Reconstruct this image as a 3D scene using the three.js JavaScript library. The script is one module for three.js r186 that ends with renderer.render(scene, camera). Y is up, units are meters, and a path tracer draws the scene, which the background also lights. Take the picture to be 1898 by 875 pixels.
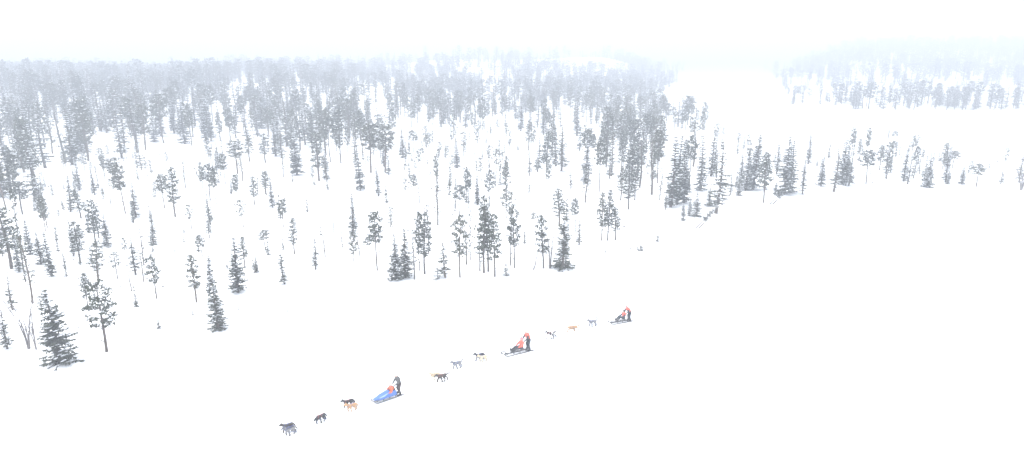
import * as THREE from 'three';
import { MarchingCubes } from 'three/addons/objects/MarchingCubes.js';
import { mergeGeometries, mergeVertices } from 'three/addons/utils/BufferGeometryUtils.js';

// ---- camera, sky, sun, exposure -------------------------------------------------------------
const scene = new THREE.Scene();
const camera = new THREE.PerspectiveCamera(2 * Math.atan(437.5 / 1300) * 180 / Math.PI, 1898 / 875, 0.5, 6000);
camera.position.set(0, 25.5, 0);                                  // a drone over the lake
camera.rotation.x = -Math.atan((437.5 - 95) / 1300);
scene.add(camera);

const skyTexture = (() => {                                       // an even overcast sky
  const W = 64, H = 32, d = new Float32Array(W * H * 4);
  for (let i = 0; i < W * H; i++) d.set([0.77, 0.80, 0.85, 1], i * 4);
  const t = new THREE.DataTexture(d, W, H, THREE.RGBAFormat, THREE.FloatType);
  t.mapping = THREE.EquirectangularReflectionMapping; t.magFilter = THREE.LinearFilter; t.needsUpdate = true;
  return t;
})();
scene.background = skyTexture; scene.environment = skyTexture;
const sun = new THREE.DirectionalLight(0xfff6ec, 0.7);            // the sun behind thick cloud
sun.position.set(-90, 190, -120); sun.target.position.set(0, 0, -120); sun.shadow.radius = 45; sun.castShadow = true;
Object.assign(sun.shadow.camera, { left: -420, right: 420, top: 420, bottom: -420, near: 1, far: 900 }); sun.shadow.mapSize.set(2048, 2048);
scene.add(sun, sun.target);
scene.fog = new THREE.FogExp2(new THREE.Color(0.845, 0.905, 1.0), 0.0031);   // snowy air
const renderer = new THREE.WebGLRenderer({ antialias: true });
renderer.toneMapping = THREE.LinearToneMapping; renderer.toneMappingExposure = 3.75;
renderer.shadowMap.enabled = true;

// ---- helpers ---------------------------------------------------------------------------------
const V = (x, y, z) => new THREE.Vector3(x, y, z);
function random(seed) { let s = seed >>> 0; return () => { s = (s + 0x6D2B79F5) >>> 0; let t = Math.imul(s ^ (s >>> 15), 1 | s); t = (t + Math.imul(t ^ (t >>> 7), 61 | t)) ^ t; return ((t ^ (t >>> 14)) >>> 0) / 4294967296; }; }
const paint = (r, g, b, rough = 0.95, more) => new THREE.MeshStandardMaterial({ color: new THREE.Color(r, g, b), roughness: rough, side: THREE.DoubleSide, ...more });
const names = {};
function numbered(n) { const k = names[n] = (names[n] ?? -1) + 1; return k ? `${n}_${String(k).padStart(3, '0')}` : n; }
function mesh(name, geometry, material, parent) { const m = new THREE.Mesh(geometry, material); m.name = name; m.castShadow = m.receiveShadow = true; if (parent) parent.add(m); return m; }
function thing(name, label, category, group) { const o = new THREE.Group(); o.name = numbered(name); o.userData = { label, category }; if (group) o.userData.group = group; scene.add(o); return o; }
class Soup {                                                      // collects triangles and tubes
  constructor() { this.p = []; }
  tri(a, b, c) { this.p.push(a.x, a.y, a.z, b.x, b.y, b.z, c.x, c.y, c.z); }
  tube(pts, radii, sides = 5, cap = false) {
    const rings = pts.map((q, i) => {
      const d = (pts[i + 1] || q).clone().sub(pts[i - 1] || q).normalize(), u = (Math.abs(d.y) < 0.9 ? V(0, 1, 0) : V(1, 0, 0)).cross(d).normalize(), w = d.clone().cross(u);
      return Array.from({ length: sides }, (_, k) => { const a = k / sides * Math.PI * 2; return q.clone().addScaledVector(u, Math.cos(a) * radii[i]).addScaledVector(w, Math.sin(a) * radii[i]); });
    });
    for (let i = 0; i + 1 < rings.length; i++) for (let k = 0; k < sides; k++) { const a = rings[i], b = rings[i + 1], n = (k + 1) % sides; this.tri(a[k], a[n], b[n]); this.tri(a[k], b[n], b[k]); }
    if (cap) for (const [i, s] of [[0, 1], [rings.length - 1, -1]]) for (let k = 1; k + 1 < sides; k++) s > 0 ? this.tri(rings[i][0], rings[i][k + 1], rings[i][k]) : this.tri(rings[i][0], rings[i][k], rings[i][k + 1]);
  }
  lump(c, rx, ry, rz, rnd) {                                      // a small heap of snow: a rough dome
    const n = 5, top = V(c.x, c.y + ry, c.z), ring = [], a0 = rnd() * 6;
    for (let k = 0; k < n; k++) { const a = a0 + k / n * Math.PI * 2, f = 0.75 + 0.5 * rnd(); ring.push(V(c.x + Math.cos(a) * rx * f, c.y + (rnd() - 0.6) * ry * 0.5, c.z + Math.sin(a) * rz * f)); }
    for (let k = 0; k < n; k++) { this.tri(top, ring[(k + 1) % n], ring[k]); }
  }
  geometry(smooth) { let g = new THREE.BufferGeometry(); g.setAttribute('position', new THREE.Float32BufferAttribute(this.p, 3)); if (smooth) g = mergeVertices(g, 1e-4); g.computeVertexNormals(); return g; }
}

// ---- surveyed plan (metres) ------------------------------------------------------------------
const LAKES = [
[[-61.7,-43.6],[-49.4,-48.7],[-41.9,-52.7],[-36.2,-52.7],[-33.7,-54.9],[-31.3,-58.1],[-26.3,-60.2],[-26.3,-67.1],[-23.8,-71.5],[-18.6,-74.4],[-13,-74.8],[-4.8,-74.8],[-1.2,-76.3],[3.2,-78.7],[7.1,-79.7],[11.1,-86.3],[15.7,-84.9],[21.3,-91.5],[25.7,-97.9],[33.2,-107.3],[43.3,-114.3],[52.8,-122.2],[60.6,-126.6],[71.9,-131.2],[81.6,-130.2],[95.2,-128.1],[139.7,-132.3],[232.8,-132.3],[400,260],[-400,260]],
[[266.2,-152.3],[156.9,-149.5],[113.2,-153.7],[106.9,-166.2],[107,-184.9],[105.3,-198.2],[89,-189.1],[75.3,-177],[68.6,-189.1],[64.5,-204.3],[67,-236.1],[66.7,-272.4],[69.5,-344.3],[74.2,-382.9],[108.1,-492.6],[150.1,-637.8],[205.2,-857.9],[301,-1215.7],[401,-1215.7],[330,-951.4],[257.8,-716.8],[188.7,-499.7],[147.3,-391.6],[129.6,-327.7],[173.7,-304.3],[215.7,-298.9],[301.9,-293.7],[490.6,-286.3]]];   // shore lines (x, z)
const TEAM = {"dogs":[[-15.24,-43.14],[-15.52,-43.57],[-13.57,-44.81],[-12.11,-47],[-11.74,-46.43],[-5.6,-51.21],[-6.19,-51.49],[-4.57,-53.57],[-2.76,-55.15],[-2.47,-54.83],[3.56,-59.79],[5.74,-61.59],[7.7,-62.79]],"sleds":[[-9.49,-48.24],[0.42,-56.59],[10.49,-63.76]],"stakes":[[38.13,-60.55],[44.61,-65.19]]};
// x, z, height, crown width, kind, stand, description (or row and rank in its stand)
const TREES = [
[-38.1,-54.5,6.9,2.5,"s2","slope","broad dense spruce nearest the camera beside the bare birches at far left"],
[-35.3,-56.5,6.4,2.7,"p3","slope","open crowned pine standing alone between broad spruce and snowy lake shore"],
[-42.1,-56.6,5.5,1.9,"b0","slope","leafless birch with spreading stems beside the broad near spruce"],
[-41.4,-56.5,4.7,1.2,"b0","slope","smaller leafless birch touching the broad near spruce"],
[-43.9,-56.5,3.9,1.4,"s3","slope","thin ragged spruce at the left picture edge near the shore"],
[-57.3,-76.7,7.3,2.8,"p1","slope","big dark full crowned pine at the left picture edge"],
[-48,-66.2,7.3,1.2,"p4","slope",[0,0]],
[-52.4,-71.8,10.3,0.9,"p4","slope","very tall bare trunked pine rising at left edge over the slope"],
[-51.2,-74.3,5.3,1.1,"s0","slope","narrow spruce on the slope above the near birches"],
[-51.7,-77.4,2.3,0.7,"s3","slope",[0,3]],
[-45,-72.6,4.6,1.6,"p1","slope",[0,3]],
[-54.5,-88.6,6.4,1.6,"p1","slope",[2,3]],
[-53.5,-89.4,4.5,1.7,"s1","slope",[1,5]],
[-55.6,-86.8,3,1.7,"p2","slope",[1,0]],
[-36.6,-68.2,4.7,1.5,"p3","slope","upright pine with separate tiers on snowy slope above a lone sapling"],
[-40.2,-70.1,2.4,0.3,"n0","slope",[0,0]],
[-40.4,-73.1,3.6,0.8,"p4","slope",[0,4]],
[-32.3,-67.7,5.1,1.4,"p1","slope","pine with bare lower stem left of the broad bushy spruce"],
[-27.8,-62,4.6,2.4,"s2","slope","broad bushy spruce close to the shore with a dark narrow spruce behind"],
[-30.6,-67.9,5.2,1,"s0","slope","narrow dark spruce rising just behind the broad bushy shore spruce"],
[-29.4,-71.2,6.2,1.6,"s1","slope","tall spruce with drooping boughs right of the broad bushy spruce"],
[-33.1,-61.4,1.2,0.6,"y0","slope","lone small spruce sapling on open snow below the tiered pine"],
[-31.2,-64.3,0.7,0.3,"y0","slope","tiny sapling in the snow left of the broad bushy spruce"],
[-27.7,-66.8,0.8,0.5,"y0","slope","tiny sapling in the snow right of the broad bushy spruce"],
[-40,-60.4,0.5,0.4,"y0","slope","tiny sapling between the broad near spruce and the open crowned pine"],
[-29.6,-77.4,2.1,0.9,"s1","slope",[0,5]],
[-37.5,-81.6,3.4,1.4,"p2","slope",[1,1]],
[-40.9,-91.7,2.6,1.5,"p1","slope",[2,5]],
[-25.4,-74.4,4.1,1.7,"s3","slope","ragged spruce alone on the snow where the lake shore turns inland"],
[-27.2,-84.3,4.7,1.2,"p1","slope",[1,3]],
[-32.8,-97.6,4.1,1.4,"p0","slope",[2,6]],
[-23.1,-78.7,4.8,0.8,"s3","slope",[0,6]],
[-31.6,-86.5,2.6,1.7,"p2","slope",[1,2]],
[-23.1,-83.2,2.9,0.9,"p4","slope",[1,4]],
[-23.2,-79.2,2.6,1.1,"s3","slope",[0,7]],
[-15.9,-79,7.2,1.7,"p0","slope","tall pine with bare trunk and side bough left of the shore spruces"],
[-19,-80.6,4,1.2,"p3","slope",[0,7]],
[-18.9,-83.7,2.8,0.8,"p4","slope",[1,6]],
[-17.9,-84.6,2.4,1.6,"p2","slope",[1,7]],
[-21.2,-84.6,3.1,0.7,"p4","slope",[1,5]],
[-24.6,-93.7,2.4,0.7,"p4","slope",[2,7]],
[-13.4,-76.6,5.6,1.6,"s1","shore","leftmost spruce of the row on the shore, conical to the ground"],
[-12.3,-77,6.1,1.4,"s1","shore","second spruce from left in the shore row, taller and slimmer"],
[-11.2,-76.6,6,1,"p4","shore","slim pine between the shore spruces and the twin pines"],
[-10.2,-78.1,7.6,1.8,"p1","shore","thick crowned pine in the shore row right of the slim pine"],
[-10.9,-79,7.3,1.1,"p3","shore",[0,0]],
[-10.5,-84.4,6.6,0.9,"p4","shore",[0,1]],
[-8.6,-76.7,2,0.9,"y0","shore","spruce sapling at the foot of the shore row"],
[-7.7,-77.1,5,1.5,"s3","shore","shaggy spruce right of the shore row sapling"],
[-6,-77.1,7.5,1.9,"p3","shore","pine in the shore row with bare base and crown to the top"],
[-5.5,-81.1,4.2,1,"p4","shore",[0,2]],
[-5.1,-82.6,6,0.8,"p4","shore",[0,3]],
[-3.8,-79.2,5.3,1,"p4","shore",[0,4]],
[-3.3,-78.7,8.4,1.9,"p1","shore","left trunk of the thickest pine clump on the shore"],
[-2.8,-79.2,9.2,1.7,"p1","shore","tallest pine of the thickest clump on the shore"],
[-2,-77.6,7.6,1.6,"p1","shore","right hand pine of the thickest clump on the shore"],
[-0.9,-104.2,4.7,1.8,"p3","glade",[0,4]],
[-0.2,-81.3,9.2,1,"p4","shore","slim tall pine close beside another right of the thickest shore clump"],
[0.3,-80.6,7.7,1.9,"p3","shore","pine with long low right bough right of the thickest shore clump"],
[-0.7,-78.1,2.2,0.8,"y0","shore",[0,0]],
[1.7,-90.3,2.4,0.6,"s3","shore",[0,0]],
[2.5,-80.3,3,0.4,"n1","shore","bare dead snag leaning right on the shore left of leaning pine"],
[3.8,-80.8,6.7,1.8,"p1","shore","dense topped pine leaning right beside the bare snag"],
[4.6,-80.9,4.6,1,"b1","shore","thin leaning birch between the dense topped pine and the wide shore spruce"],
[6.9,-99.7,5.6,2.1,"p1","glade",[0,6]],
[6.1,-81,7.5,2.6,"s2","shore","wide based spruce at the right end of the shore row"],
[9,-95.7,5.1,1.7,"p2","shore","flat topped pine behind the wide shore spruce"],
[9,-90.4,4,1.4,"s3","shore",[0,1]],
[12.2,-92.1,6.7,1.4,"p1","shore","left pine of the three in the small clump above the bushes"],
[13,-92.1,7,1.5,"p1","shore","middle and tallest pine of the three in the small clump"],
[14.1,-92.4,4.5,1.5,"p1","shore","right and shortest pine of the three in the small clump"],
[16.3,-98.9,1.8,0.5,"y0","shore",[0,1]],
[12.2,-87.9,1.1,0.6,"y0","shore","sapling on the snow just below the clump of three pines"],
[15.6,-88.8,1,0.4,"y0","shore","thin sapling left of the dark bush on the shore"],
[16.9,-88.8,1.8,1.6,"u0","rightmid","dark round bush of several shoots on the snowy shore"],
[20,-93.2,1.8,1,"y0","rightmid","tiered spruce sapling right of the dark round shore bush"],
[19.5,-94.6,0.6,0.4,"y0","rightmid",[0,0]],
[11.2,-97.6,0.8,0.2,"n0","shore","short snow capped stump right of the flat topped pine"],
[18.9,-106.4,1.6,0.3,"n0","shore","slim dead stump above the clump of three pines"],
[3,-99.1,2.3,1.2,"p2","glade",[0,5]],
[18.7,-109.9,6.3,1.9,"p1","shore",[0,6]],
[18.3,-115.8,5.7,1.7,"p1","shore",[0,5]],
[20.8,-116.4,5.7,1.6,"p1","shore",[0,7]],
[15.4,-121.9,9.3,2.7,"p2","shore","dark spreading pine at the lower edge of dense forest"],
[6.3,-120.8,5.3,1.4,"p3","glade",[1,4]],
[10.4,-121.6,4,1.4,"s3","glade",[0,7]],
[26.2,-104.5,3,1.1,"s1","rightmid","front small spruce at the point where the shore turns"],
[27.9,-107.5,3.1,1.4,"s1","rightmid","middle of the three small spruces at the shore point"],
[29.1,-107.6,4,1.6,"s2","rightmid","largest of the three small spruces at the shore point"],
[32.9,-110.4,12,3.5,"s3","rightmid","tallest shaggy spruce on the point, leaning a little right"],
[32.8,-114.1,3.4,1.5,"s2","rightmid",[0,7]],
[26,-112.4,11.8,1.9,"s0","rightmid","left of two tall dark narrow spruces before the shore point"],
[27.5,-114.5,11.8,1.9,"s0","rightmid","right of two tall dark narrow spruces before the shore point"],
[29,-115.9,8.4,1.9,"s1","rightmid",[0,6]],
[24.7,-110.3,3,1.5,"s3","rightmid",[0,3]],
[25.2,-117.4,5.8,1,"p4","rightmid",[0,4]],
[34.6,-126.8,10.5,2,"s1","rightmid","dark spruce left of the tallest shaggy spruce"],
[27.2,-101,3.8,1.3,"l0","rightmid","half fallen tree leaning right over the lake at the shore point"],
[38.9,-122.8,4.1,1.4,"s3","point",[0,0]],
[40.3,-122.4,3.9,1.1,"s1","point",[0,1]],
[44.4,-130.5,9,1.4,"p4","point",[0,0]],
[44.6,-127.8,10.5,3,"s1","point","dense pair topped spruce first along the wooded point"],
[42.9,-126.8,7,2,"s1","point",[0,2]],
[43.3,-118.2,8.9,2.8,"p3","point","many stemmed leafy pine near the fallen tree on the point"],
[44.1,-117.5,3.9,1.7,"l0","point","fallen tree slanting up right from the shore with needles on"],
[47.3,-123.9,2.8,1.3,"s1","point",[0,3]],
[49.3,-125,10.7,2.6,"s1","point","tallest thick spruce right of the slanting fallen tree"],
[50.7,-126.1,9.8,2.3,"s1","point","thick spruce close behind the tallest one right of fallen tree"],
[52.9,-125.4,6.3,2.5,"s3","point","shaggy low spruce by the shore right of thick pair"],
[67.1,-157.9,7.3,1.2,"s0","point","thin spire spruce standing out against the white lake arm"],
[59.1,-132.1,5.8,1.5,"s1","point",[0,4]],
[59.9,-128.4,8.4,3.2,"s3","point","wide shaggy spruce on the middle of the wooded point"],
[63.8,-133.9,9.2,2.6,"s1","point","tall pointed spruce beside the wide shaggy one on the point"],
[64.8,-133,6.5,1.8,"s3","point",[0,5]],
[69,-134.8,6.9,4,"p2","point","wide flat topped pine with two trunks on the wooded point"],
[77.9,-153.8,8,1.2,"p0","point","tall thin pine sticking up behind the wide flat topped pine"],
[80.6,-165.9,6.9,1.5,"p0","point","thin lollipop topped pine left of the wide flat topped pine"],
[79.1,-158.8,5.1,1.5,"p1","point",[0,2]],
[78.2,-147.9,5.5,2.3,"p3","point","round headed pine right of the wide flat topped pine"],
[75.3,-139.4,6.7,2.1,"s3","point",[1,3]],
[112.8,-210.8,4.2,1.9,"b0","point","faint bare birch out on the lake side of the point"],
[110.5,-203.1,3.4,2.2,"p2","point","small flat pine beside the faint bare birch"],
[90.4,-165.9,3.8,1.8,"p2","point",[0,4]],
[77.6,-137.2,7.3,1.6,"s0","point","slim upright spruce right of the round headed pine"],
[102.3,-179,4.4,2.3,"p1","point","small round pine standing back near the lake arm"],
[80.7,-139.4,4.6,1.8,"s3","point",[1,4]],
[79.8,-132.9,6.9,2.2,"s1","point","stout spruce with visible trunk in the thinner part of the point"],
[84.5,-144,3.8,1.3,"s3","point",[1,5]],
[98.6,-161.1,3.1,1.1,"s3","point","little spruce by itself at the back of the point"],
[84.7,-134.5,3,1.3,"s1","point",[0,7]],
[93.9,-148.4,3.9,2.9,"p2","point","round umbrella pine alone towards the end of the point"],
[87.4,-134.4,4.1,1.6,"s1","point","dark small spruce below the round umbrella pine"],
[89.2,-132.6,4.6,2.5,"p2","point","bent pine with side swept crown near the right picture edge"],
[91.6,-133.4,2.5,0.8,"n1","point",[0,0]],
[92.5,-132.4,1.5,0.3,"n0","point","short pale stump right of the bent pine"],
[94.7,-134,3.4,1.3,"s3","point","ragged little spruce right of the short pale stump"],
[115.2,-165.4,2.1,1.2,"y0","point","tiny tree far back near the end of the point"],
[96,-130.1,5.3,2.8,"b0","point","bare many stemmed birch at the right picture edge"],
[96.2,-133.6,1.9,0.8,"n1","point",[0,1]],
[-42.9,-138.5,9.4,2.5,"s1","slope",[3,2]],
[-55.2,-156,6.7,2.7,"p1","slope",[5,2]],
[-42.9,-120.3,4.4,2.1,"p1","slope",[4,6]],
[-44.7,-135.6,4.9,1.2,"p4","slope",[5,3]],
[-37.4,-134.3,9.6,2.6,"p1","slope",[4,7]],
[-36.4,-136.1,5.5,2,"s1","slope",[3,3]],
[-37.3,-151.9,12.1,2.2,"p1","leftmid",[0,5]],
[-27.8,-126.5,7.9,1.5,"s1","glade","slim spruce left of two heavy crowned pines in mid forest"],
[-28.7,-141.2,10.2,3.9,"p0","glade","left of two heavy crowned pines in the middle of the slope"],
[-25.9,-141.8,9.4,3.6,"p0","glade","right of two heavy crowned pines in the middle of the slope"],
[-24.7,-158.1,6.8,1.6,"s1","glade",[0,2]],
[-23.8,-168.8,5.4,2.1,"p2","glade",[1,0]],
[-22.3,-154.9,2.6,1.1,"y0","glade",[3,2]],
[-16.5,-117.4,4.5,2.1,"p2","glade","umbrella pine alone in the open middle of the slope"],
[-15.3,-113.6,3.3,0.9,"p4","glade",[0,0]],
[-12.9,-119,7,1.1,"p0","glade","lone slim pine with small tuft in open snow"],
[-10.7,-118.7,5.8,1,"p4","glade",[1,1]],
[-6.9,-109.5,6.4,1.4,"p0","glade","tall bare stemmed pine above the thickest shore clump"],
[-8,-104.6,4.9,2,"p2","glade","flat crowned pine with long bare trunk above the shore row"],
[-3,-124.9,3.9,1.1,"s3","glade",[0,5]],
[-1.1,-122.1,5.9,1.2,"p3","glade",[1,2]],
[-9,-109.7,3.5,0.9,"p4","glade",[0,2]],
[-60.2,-106.5,7.8,2,"p0","slope",[3,2]],
[-51,-116.2,6.4,3.1,"p2","slope","dark spreading pine of a close pair on the left slope"],
[-48.8,-113.4,5.6,1.8,"p2","slope",[3,5]],
[-52.1,-105.7,7.9,2,"p1","slope",[3,4]],
[-56.1,-110.7,5.5,1.7,"p0","slope",[3,3]],
[-57.6,-104.6,5.4,1.7,"s1","slope",[2,4]],
[-55.7,-140.9,6.8,3.9,"p0","slope",[5,0]],
[-74.5,-104.1,5.2,2.6,"p0","ridge",[0,4]],
[-74.6,-108.5,5.7,1.7,"s1","slope",[2,0]],
[-75.6,-131.4,5.2,2.3,"p0","slope",[4,0]],
[-65.2,-103.3,4.6,2.1,"p1","slope",[3,1]],
[-59.2,-157.4,6.1,2.4,"p1","slope",[5,1]],
[-44.2,-119.9,3.8,1.1,"p4","slope",[4,5]],
[-22.7,-66.7,0.5,0.3,"y0","slope","tiny twig of a sapling poking from lake snow"],
[-19.2,-70.2,0.5,0.3,"y0","slope","twin tiny sapling tips on the lake snow below the slope"],
[-99.4,-163.7,13.3,3.4,"p0","ridge",[0,8]],
[-109.3,-157.8,12.8,3.9,"s1","ridge",[0,5]],
[-96.2,-152.3,12.4,3.3,"s0","ridge",[0,8]],
[-95,-137.9,11.3,3.4,"p0","ridge",[0,5]],
[-90.1,-124,10.2,3.3,"s3","ridge",[0,2]],
[-100.6,-149.9,12.1,3.9,"s3","ridge",[0,7]],
[-81.9,-118,9.7,3,"s3","ridge",[0,6]],
[-80.5,-111.2,9.2,2.3,"p0","ridge",[0,3]],
[-80.2,-108.6,9,2.7,"p0","ridge",[0,1]],
[24.8,-122.3,9.9,2.4,"p4","rightmid",[0,2]],
[-100.6,-160.9,12.5,3.6,"s0","ridge",[0,9]],
[-89.1,-166.4,12.8,4.2,"p4","ridge",[1,6]],
[31.2,-125.6,9.8,1.9,"s1","rightmid",[0,5]],
[-92.5,-123.8,9.6,2.8,"p1","ridge",[0,0]],
[33.5,-130.5,9.9,2.7,"p2","rightmid",[0,6]],
[-101.5,-144.5,10.8,2.8,"s3","ridge",[0,4]],
[-99.9,-155.8,11.6,3.2,"p4","ridge",[0,7]],
[-92,-133.4,10,3.5,"p1","ridge",[0,6]],
[28.1,-133.8,9.9,2.6,"p0","rightmid",[0,3]],
[21.4,-122.9,9,2.6,"p1","rightmid",[0,0]],
[-91.9,-185.2,12.9,4.9,"p2","ridge",[1,8]],
[-95.4,-157.1,11,3.7,"p3","ridge",[0,9]],
[40.7,-141.8,9.9,2.4,"s0","rightmid",[1,6]],
[21.9,-161.9,11.1,3.7,"p1","rightmid",[2,3]],
[-89.5,-160.2,10.9,3.2,"s3","ridge",[1,8]],
[10.4,-146.2,10.1,2.8,"s3","rightmid",[1,3]],
[23.7,-128.3,8.9,2.3,"p4","rightmid",[0,1]],
[-85.9,-200.2,13.4,3.2,"s0","ridge",[2,8]],
[-97.6,-195.9,13,3,"s0","ridge",[2,4]],
[-84.8,-182,12.1,2.9,"s1","ridge",[2,5]],
[-90,-172,11.4,4.4,"p3","ridge",[1,7]],
[-40.1,-154.2,10.2,3.2,"p2","leftmid",[0,4]],
[-85.1,-196.4,12.8,3,"s0","ridge",[2,7]],
[-106.5,-173,11.3,2.6,"s0","ridge",[1,5]],
[-119.2,-203.9,13,3.2,"s3","ridge",[3,3]],
[-118.6,-177.9,11.5,3.2,"p1","ridge",[1,3]],
[25.3,-139.9,9.2,2.7,"p1","rightmid",[1,6]],
[-132.4,-187.6,12.1,4.5,"p1","ridge",[2,1]],
[-88.8,-119.9,8,2,"s1","ridge",[0,1]],
[39.7,-152.4,9.8,2.8,"p4","rightmid",[1,7]],
[33,-132.8,8.6,1.9,"p2","rightmid",[0,5]],
[-57.4,-178.7,11.3,3.1,"s3","leftmid",[0,2]],
[-44.1,-166,10.5,3.1,"p0","leftmid",[0,3]],
[27.1,-153.7,9.7,3.3,"p0","rightmid",[1,5]],
[-35.2,-164.4,10.3,2.9,"p2","leftmid",[0,7]],
[31.7,-154.5,9.7,2.2,"s3","rightmid",[1,5]],
[19.9,-138.9,8.8,2.2,"p4","rightmid",[1,2]],
[-56.1,-166,10.3,2.4,"s0","leftmid",[0,0]],
[-143.1,-203.2,12.3,4.1,"s1","ridge",[2,0]],
[-58,-181.3,11.1,2.6,"s3","leftmid",[0,3]],
[-121.9,-216.9,13,4,"s1","ridge",[4,5]],
[13.8,-129.2,8.1,1.9,"s1","rightmid",[0,0]],
[29.4,-157.6,9.6,1.9,"s0","rightmid",[2,5]],
[7.1,-142,8.8,2.4,"p1","rightmid",[1,0]],
[-97.8,-176.8,10.7,2.4,"s3","ridge",[1,9]],
[-21.7,-92.7,6,1.5,"s0","slope",[1,7]],
[-128.9,-188.6,11.3,3.6,"p1","ridge",[2,2]],
[-45.8,-183.7,11,3,"s0","leftmid",[1,7]],
[-43.4,-162.5,9.8,2.6,"p4","leftmid",[0,2]],
[-54.7,-188.9,11.2,2.7,"s3","leftmid",[1,5]],
[-51.5,-80.1,5.2,1.5,"p1","slope",[0,1]],
[-80.6,-176.6,10.5,2.6,"p0","ridge",[1,9]],
[-121.6,-167.2,10,2.4,"p0","ridge",[1,0]],
[-103.2,-197.4,11.6,3.4,"p4","ridge",[2,8]],
[-44.9,-193.3,11.4,2.9,"p0","leftmid",[2,5]],
[9.8,-155.2,9.2,2.3,"s0","rightmid",[1,2]],
[23.9,-182.9,10.7,2.8,"s0","rightmid",[2,3]],
[-83.4,-191.5,11.1,3.3,"s0","ridge",[2,6]],
[33.3,-157.6,9.3,2.2,"s3","rightmid",[2,7]],
[32.5,-164.6,9.7,2.3,"p2","rightmid",[2,5]],
[-96.8,-201.8,11.6,3.3,"s0","ridge",[3,8]],
[35.1,-166.1,9.7,3.3,"p1","rightmid",[2,7]],
[-116.9,-207.8,11.9,4.5,"p1","ridge",[3,3]],
[-42.4,-75.3,4.8,1.1,"s3","slope",[0,4]],
[-139.3,-230.3,13.1,3.2,"p0","ridge",[4,3]],
[-102.6,-189.5,10.9,2.7,"p0","ridge",[2,7]],
[-48,-168.4,9.7,2.3,"p1","leftmid",[0,1]],
[-50.4,-178.9,10.3,2.8,"s3","leftmid",[0,6]],
[20.3,-150.3,8.7,2.1,"p4","rightmid",[1,1]],
[-54.6,-175.8,10.1,2.4,"p2","leftmid",[1,2]],
[-141.5,-225.2,12.6,3.6,"p1","ridge",[4,2]],
[-37.5,-168.7,9.6,2.3,"p3","leftmid",[1,6]],
[-10.8,-99.1,6,1.5,"p4","glade",[0,1]],
[-98.4,-219.4,12.2,3.6,"s3","ridge",[4,8]],
[-152.6,-214.7,11.9,2.7,"s0","ridge",[4,0]],
[-158.2,-230.3,12.7,3.7,"s3","ridge",[5,1]],
[32.8,-170.7,9.7,3,"p0","rightmid",[2,4]],
[-53.6,-162.7,9.2,2,"s3","leftmid",[0,1]],
[-72.5,-192.5,10.7,2.2,"s3","leftmid",[1,1]],
[-51.5,-210.5,11.7,3,"s0","leftmid",[2,4]],
[-53.3,-180.9,10.1,2,"s3","leftmid",[0,5]],
[-126.5,-238.4,13,2.9,"s1","ridge",[5,7]],
[26.9,-173.9,9.7,1.9,"s3","rightmid",[2,4]],
[-55.7,-75.6,4.6,1,"s0","slope",[0,1]],
[-48.7,-64.3,4,0.9,"s3","slope",[0,0]],
[-141.8,-241.5,13.1,3.6,"s3","ridge",[6,5]],
[-140,-227.8,12.4,4,"s1","ridge",[5,3]],
[-105,-200.3,11,3.3,"p4","ridge",[3,6]],
[-124.2,-170.6,9.5,2.2,"s3","ridge",[1,1]],
[-120.6,-212.5,11.6,2.6,"s3","ridge",[4,4]],
[-107.5,-199.4,10.9,3.2,"p4","ridge",[3,4]],
[22.9,-135.7,7.7,1.9,"s1","rightmid",[0,1]],
[-48.5,-216.5,11.7,3.6,"p3","leftmid",[3,6]],
[-144.6,-195.3,10.6,2.9,"p4","ridge",[2,0]],
[19.2,-207.8,11.3,2.9,"s0","rightmid",[3,3]],
[-100.6,-165.7,9.1,2.2,"s3","ridge",[1,7]],
[-121.1,-199,10.8,3.9,"p2","ridge",[2,6]],
[-104.7,-218.6,11.8,4.2,"p2","ridge",[3,8]],
[-169.6,-251.8,13.4,4.8,"p2","ridge",[5,2]],
[-41.3,-64.3,4,1,"p3","slope",[0,2]],
[25.8,-189.4,10.3,2.4,"p0","rightmid",[3,1]],
[5.3,-143.5,8,1.6,"s3","rightmid",[1,0]],
[-43.1,-171.8,9.4,2.3,"p0","leftmid",[1,5]],
[-117.1,-245.2,12.9,4,"s0","ridge",[5,9]],
[-59.8,-83.7,4.9,1,"s1","slope",[1,2]],
[33.9,-169.1,9.2,2.1,"p1","rightmid",[2,6]],
[-110.1,-180.9,9.7,2.8,"s3","ridge",[1,6]],
[-128.4,-240.6,12.6,4.5,"p1","ridge",[4,5]],
[-124.3,-178.8,9.6,3.1,"p0","ridge",[1,2]],
[24.1,-150.8,8.2,2,"p0","rightmid",[1,4]],
[-118.4,-168.3,9.1,2.6,"s0","ridge",[1,3]],
[-117.2,-221.7,11.7,4.3,"p1","ridge",[3,5]],
[-152,-231.9,12.2,3.1,"s0","ridge",[5,2]],
[-44.4,-217.7,11.5,3.1,"s3","leftmid",[2,7]],
[28.5,-182.9,9.8,3.1,"p1","rightmid",[3,4]],
[-54,-82.9,4.8,1,"s3","slope",[1,3]],
[-69.6,-107.9,6,1.4,"s0","slope",[2,1]],
[10,-174.7,9.4,2.3,"p1","rightmid",[2,0]],
[-65.7,-95.7,5.4,1.2,"p3","slope",[2,1]],
[-49.1,-202.4,10.7,3,"p0","leftmid",[2,4]],
[-85.4,-218.6,11.5,3.2,"s3","leftmid",[2,0]],
[30.3,-186.9,9.9,3.2,"p0","rightmid",[3,5]],
[-113,-239.8,12.4,3.4,"p0","ridge",[4,6]],
[-76.9,-216.7,11.3,2.8,"s1","leftmid",[2,1]],
[-148.7,-235.8,12.1,3.7,"s0","ridge",[6,2]],
[-95.1,-218.6,11.3,2.9,"s3","ridge",[4,9]],
[-53.4,-170.2,9,1.8,"s3","leftmid",[0,4]],
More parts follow.
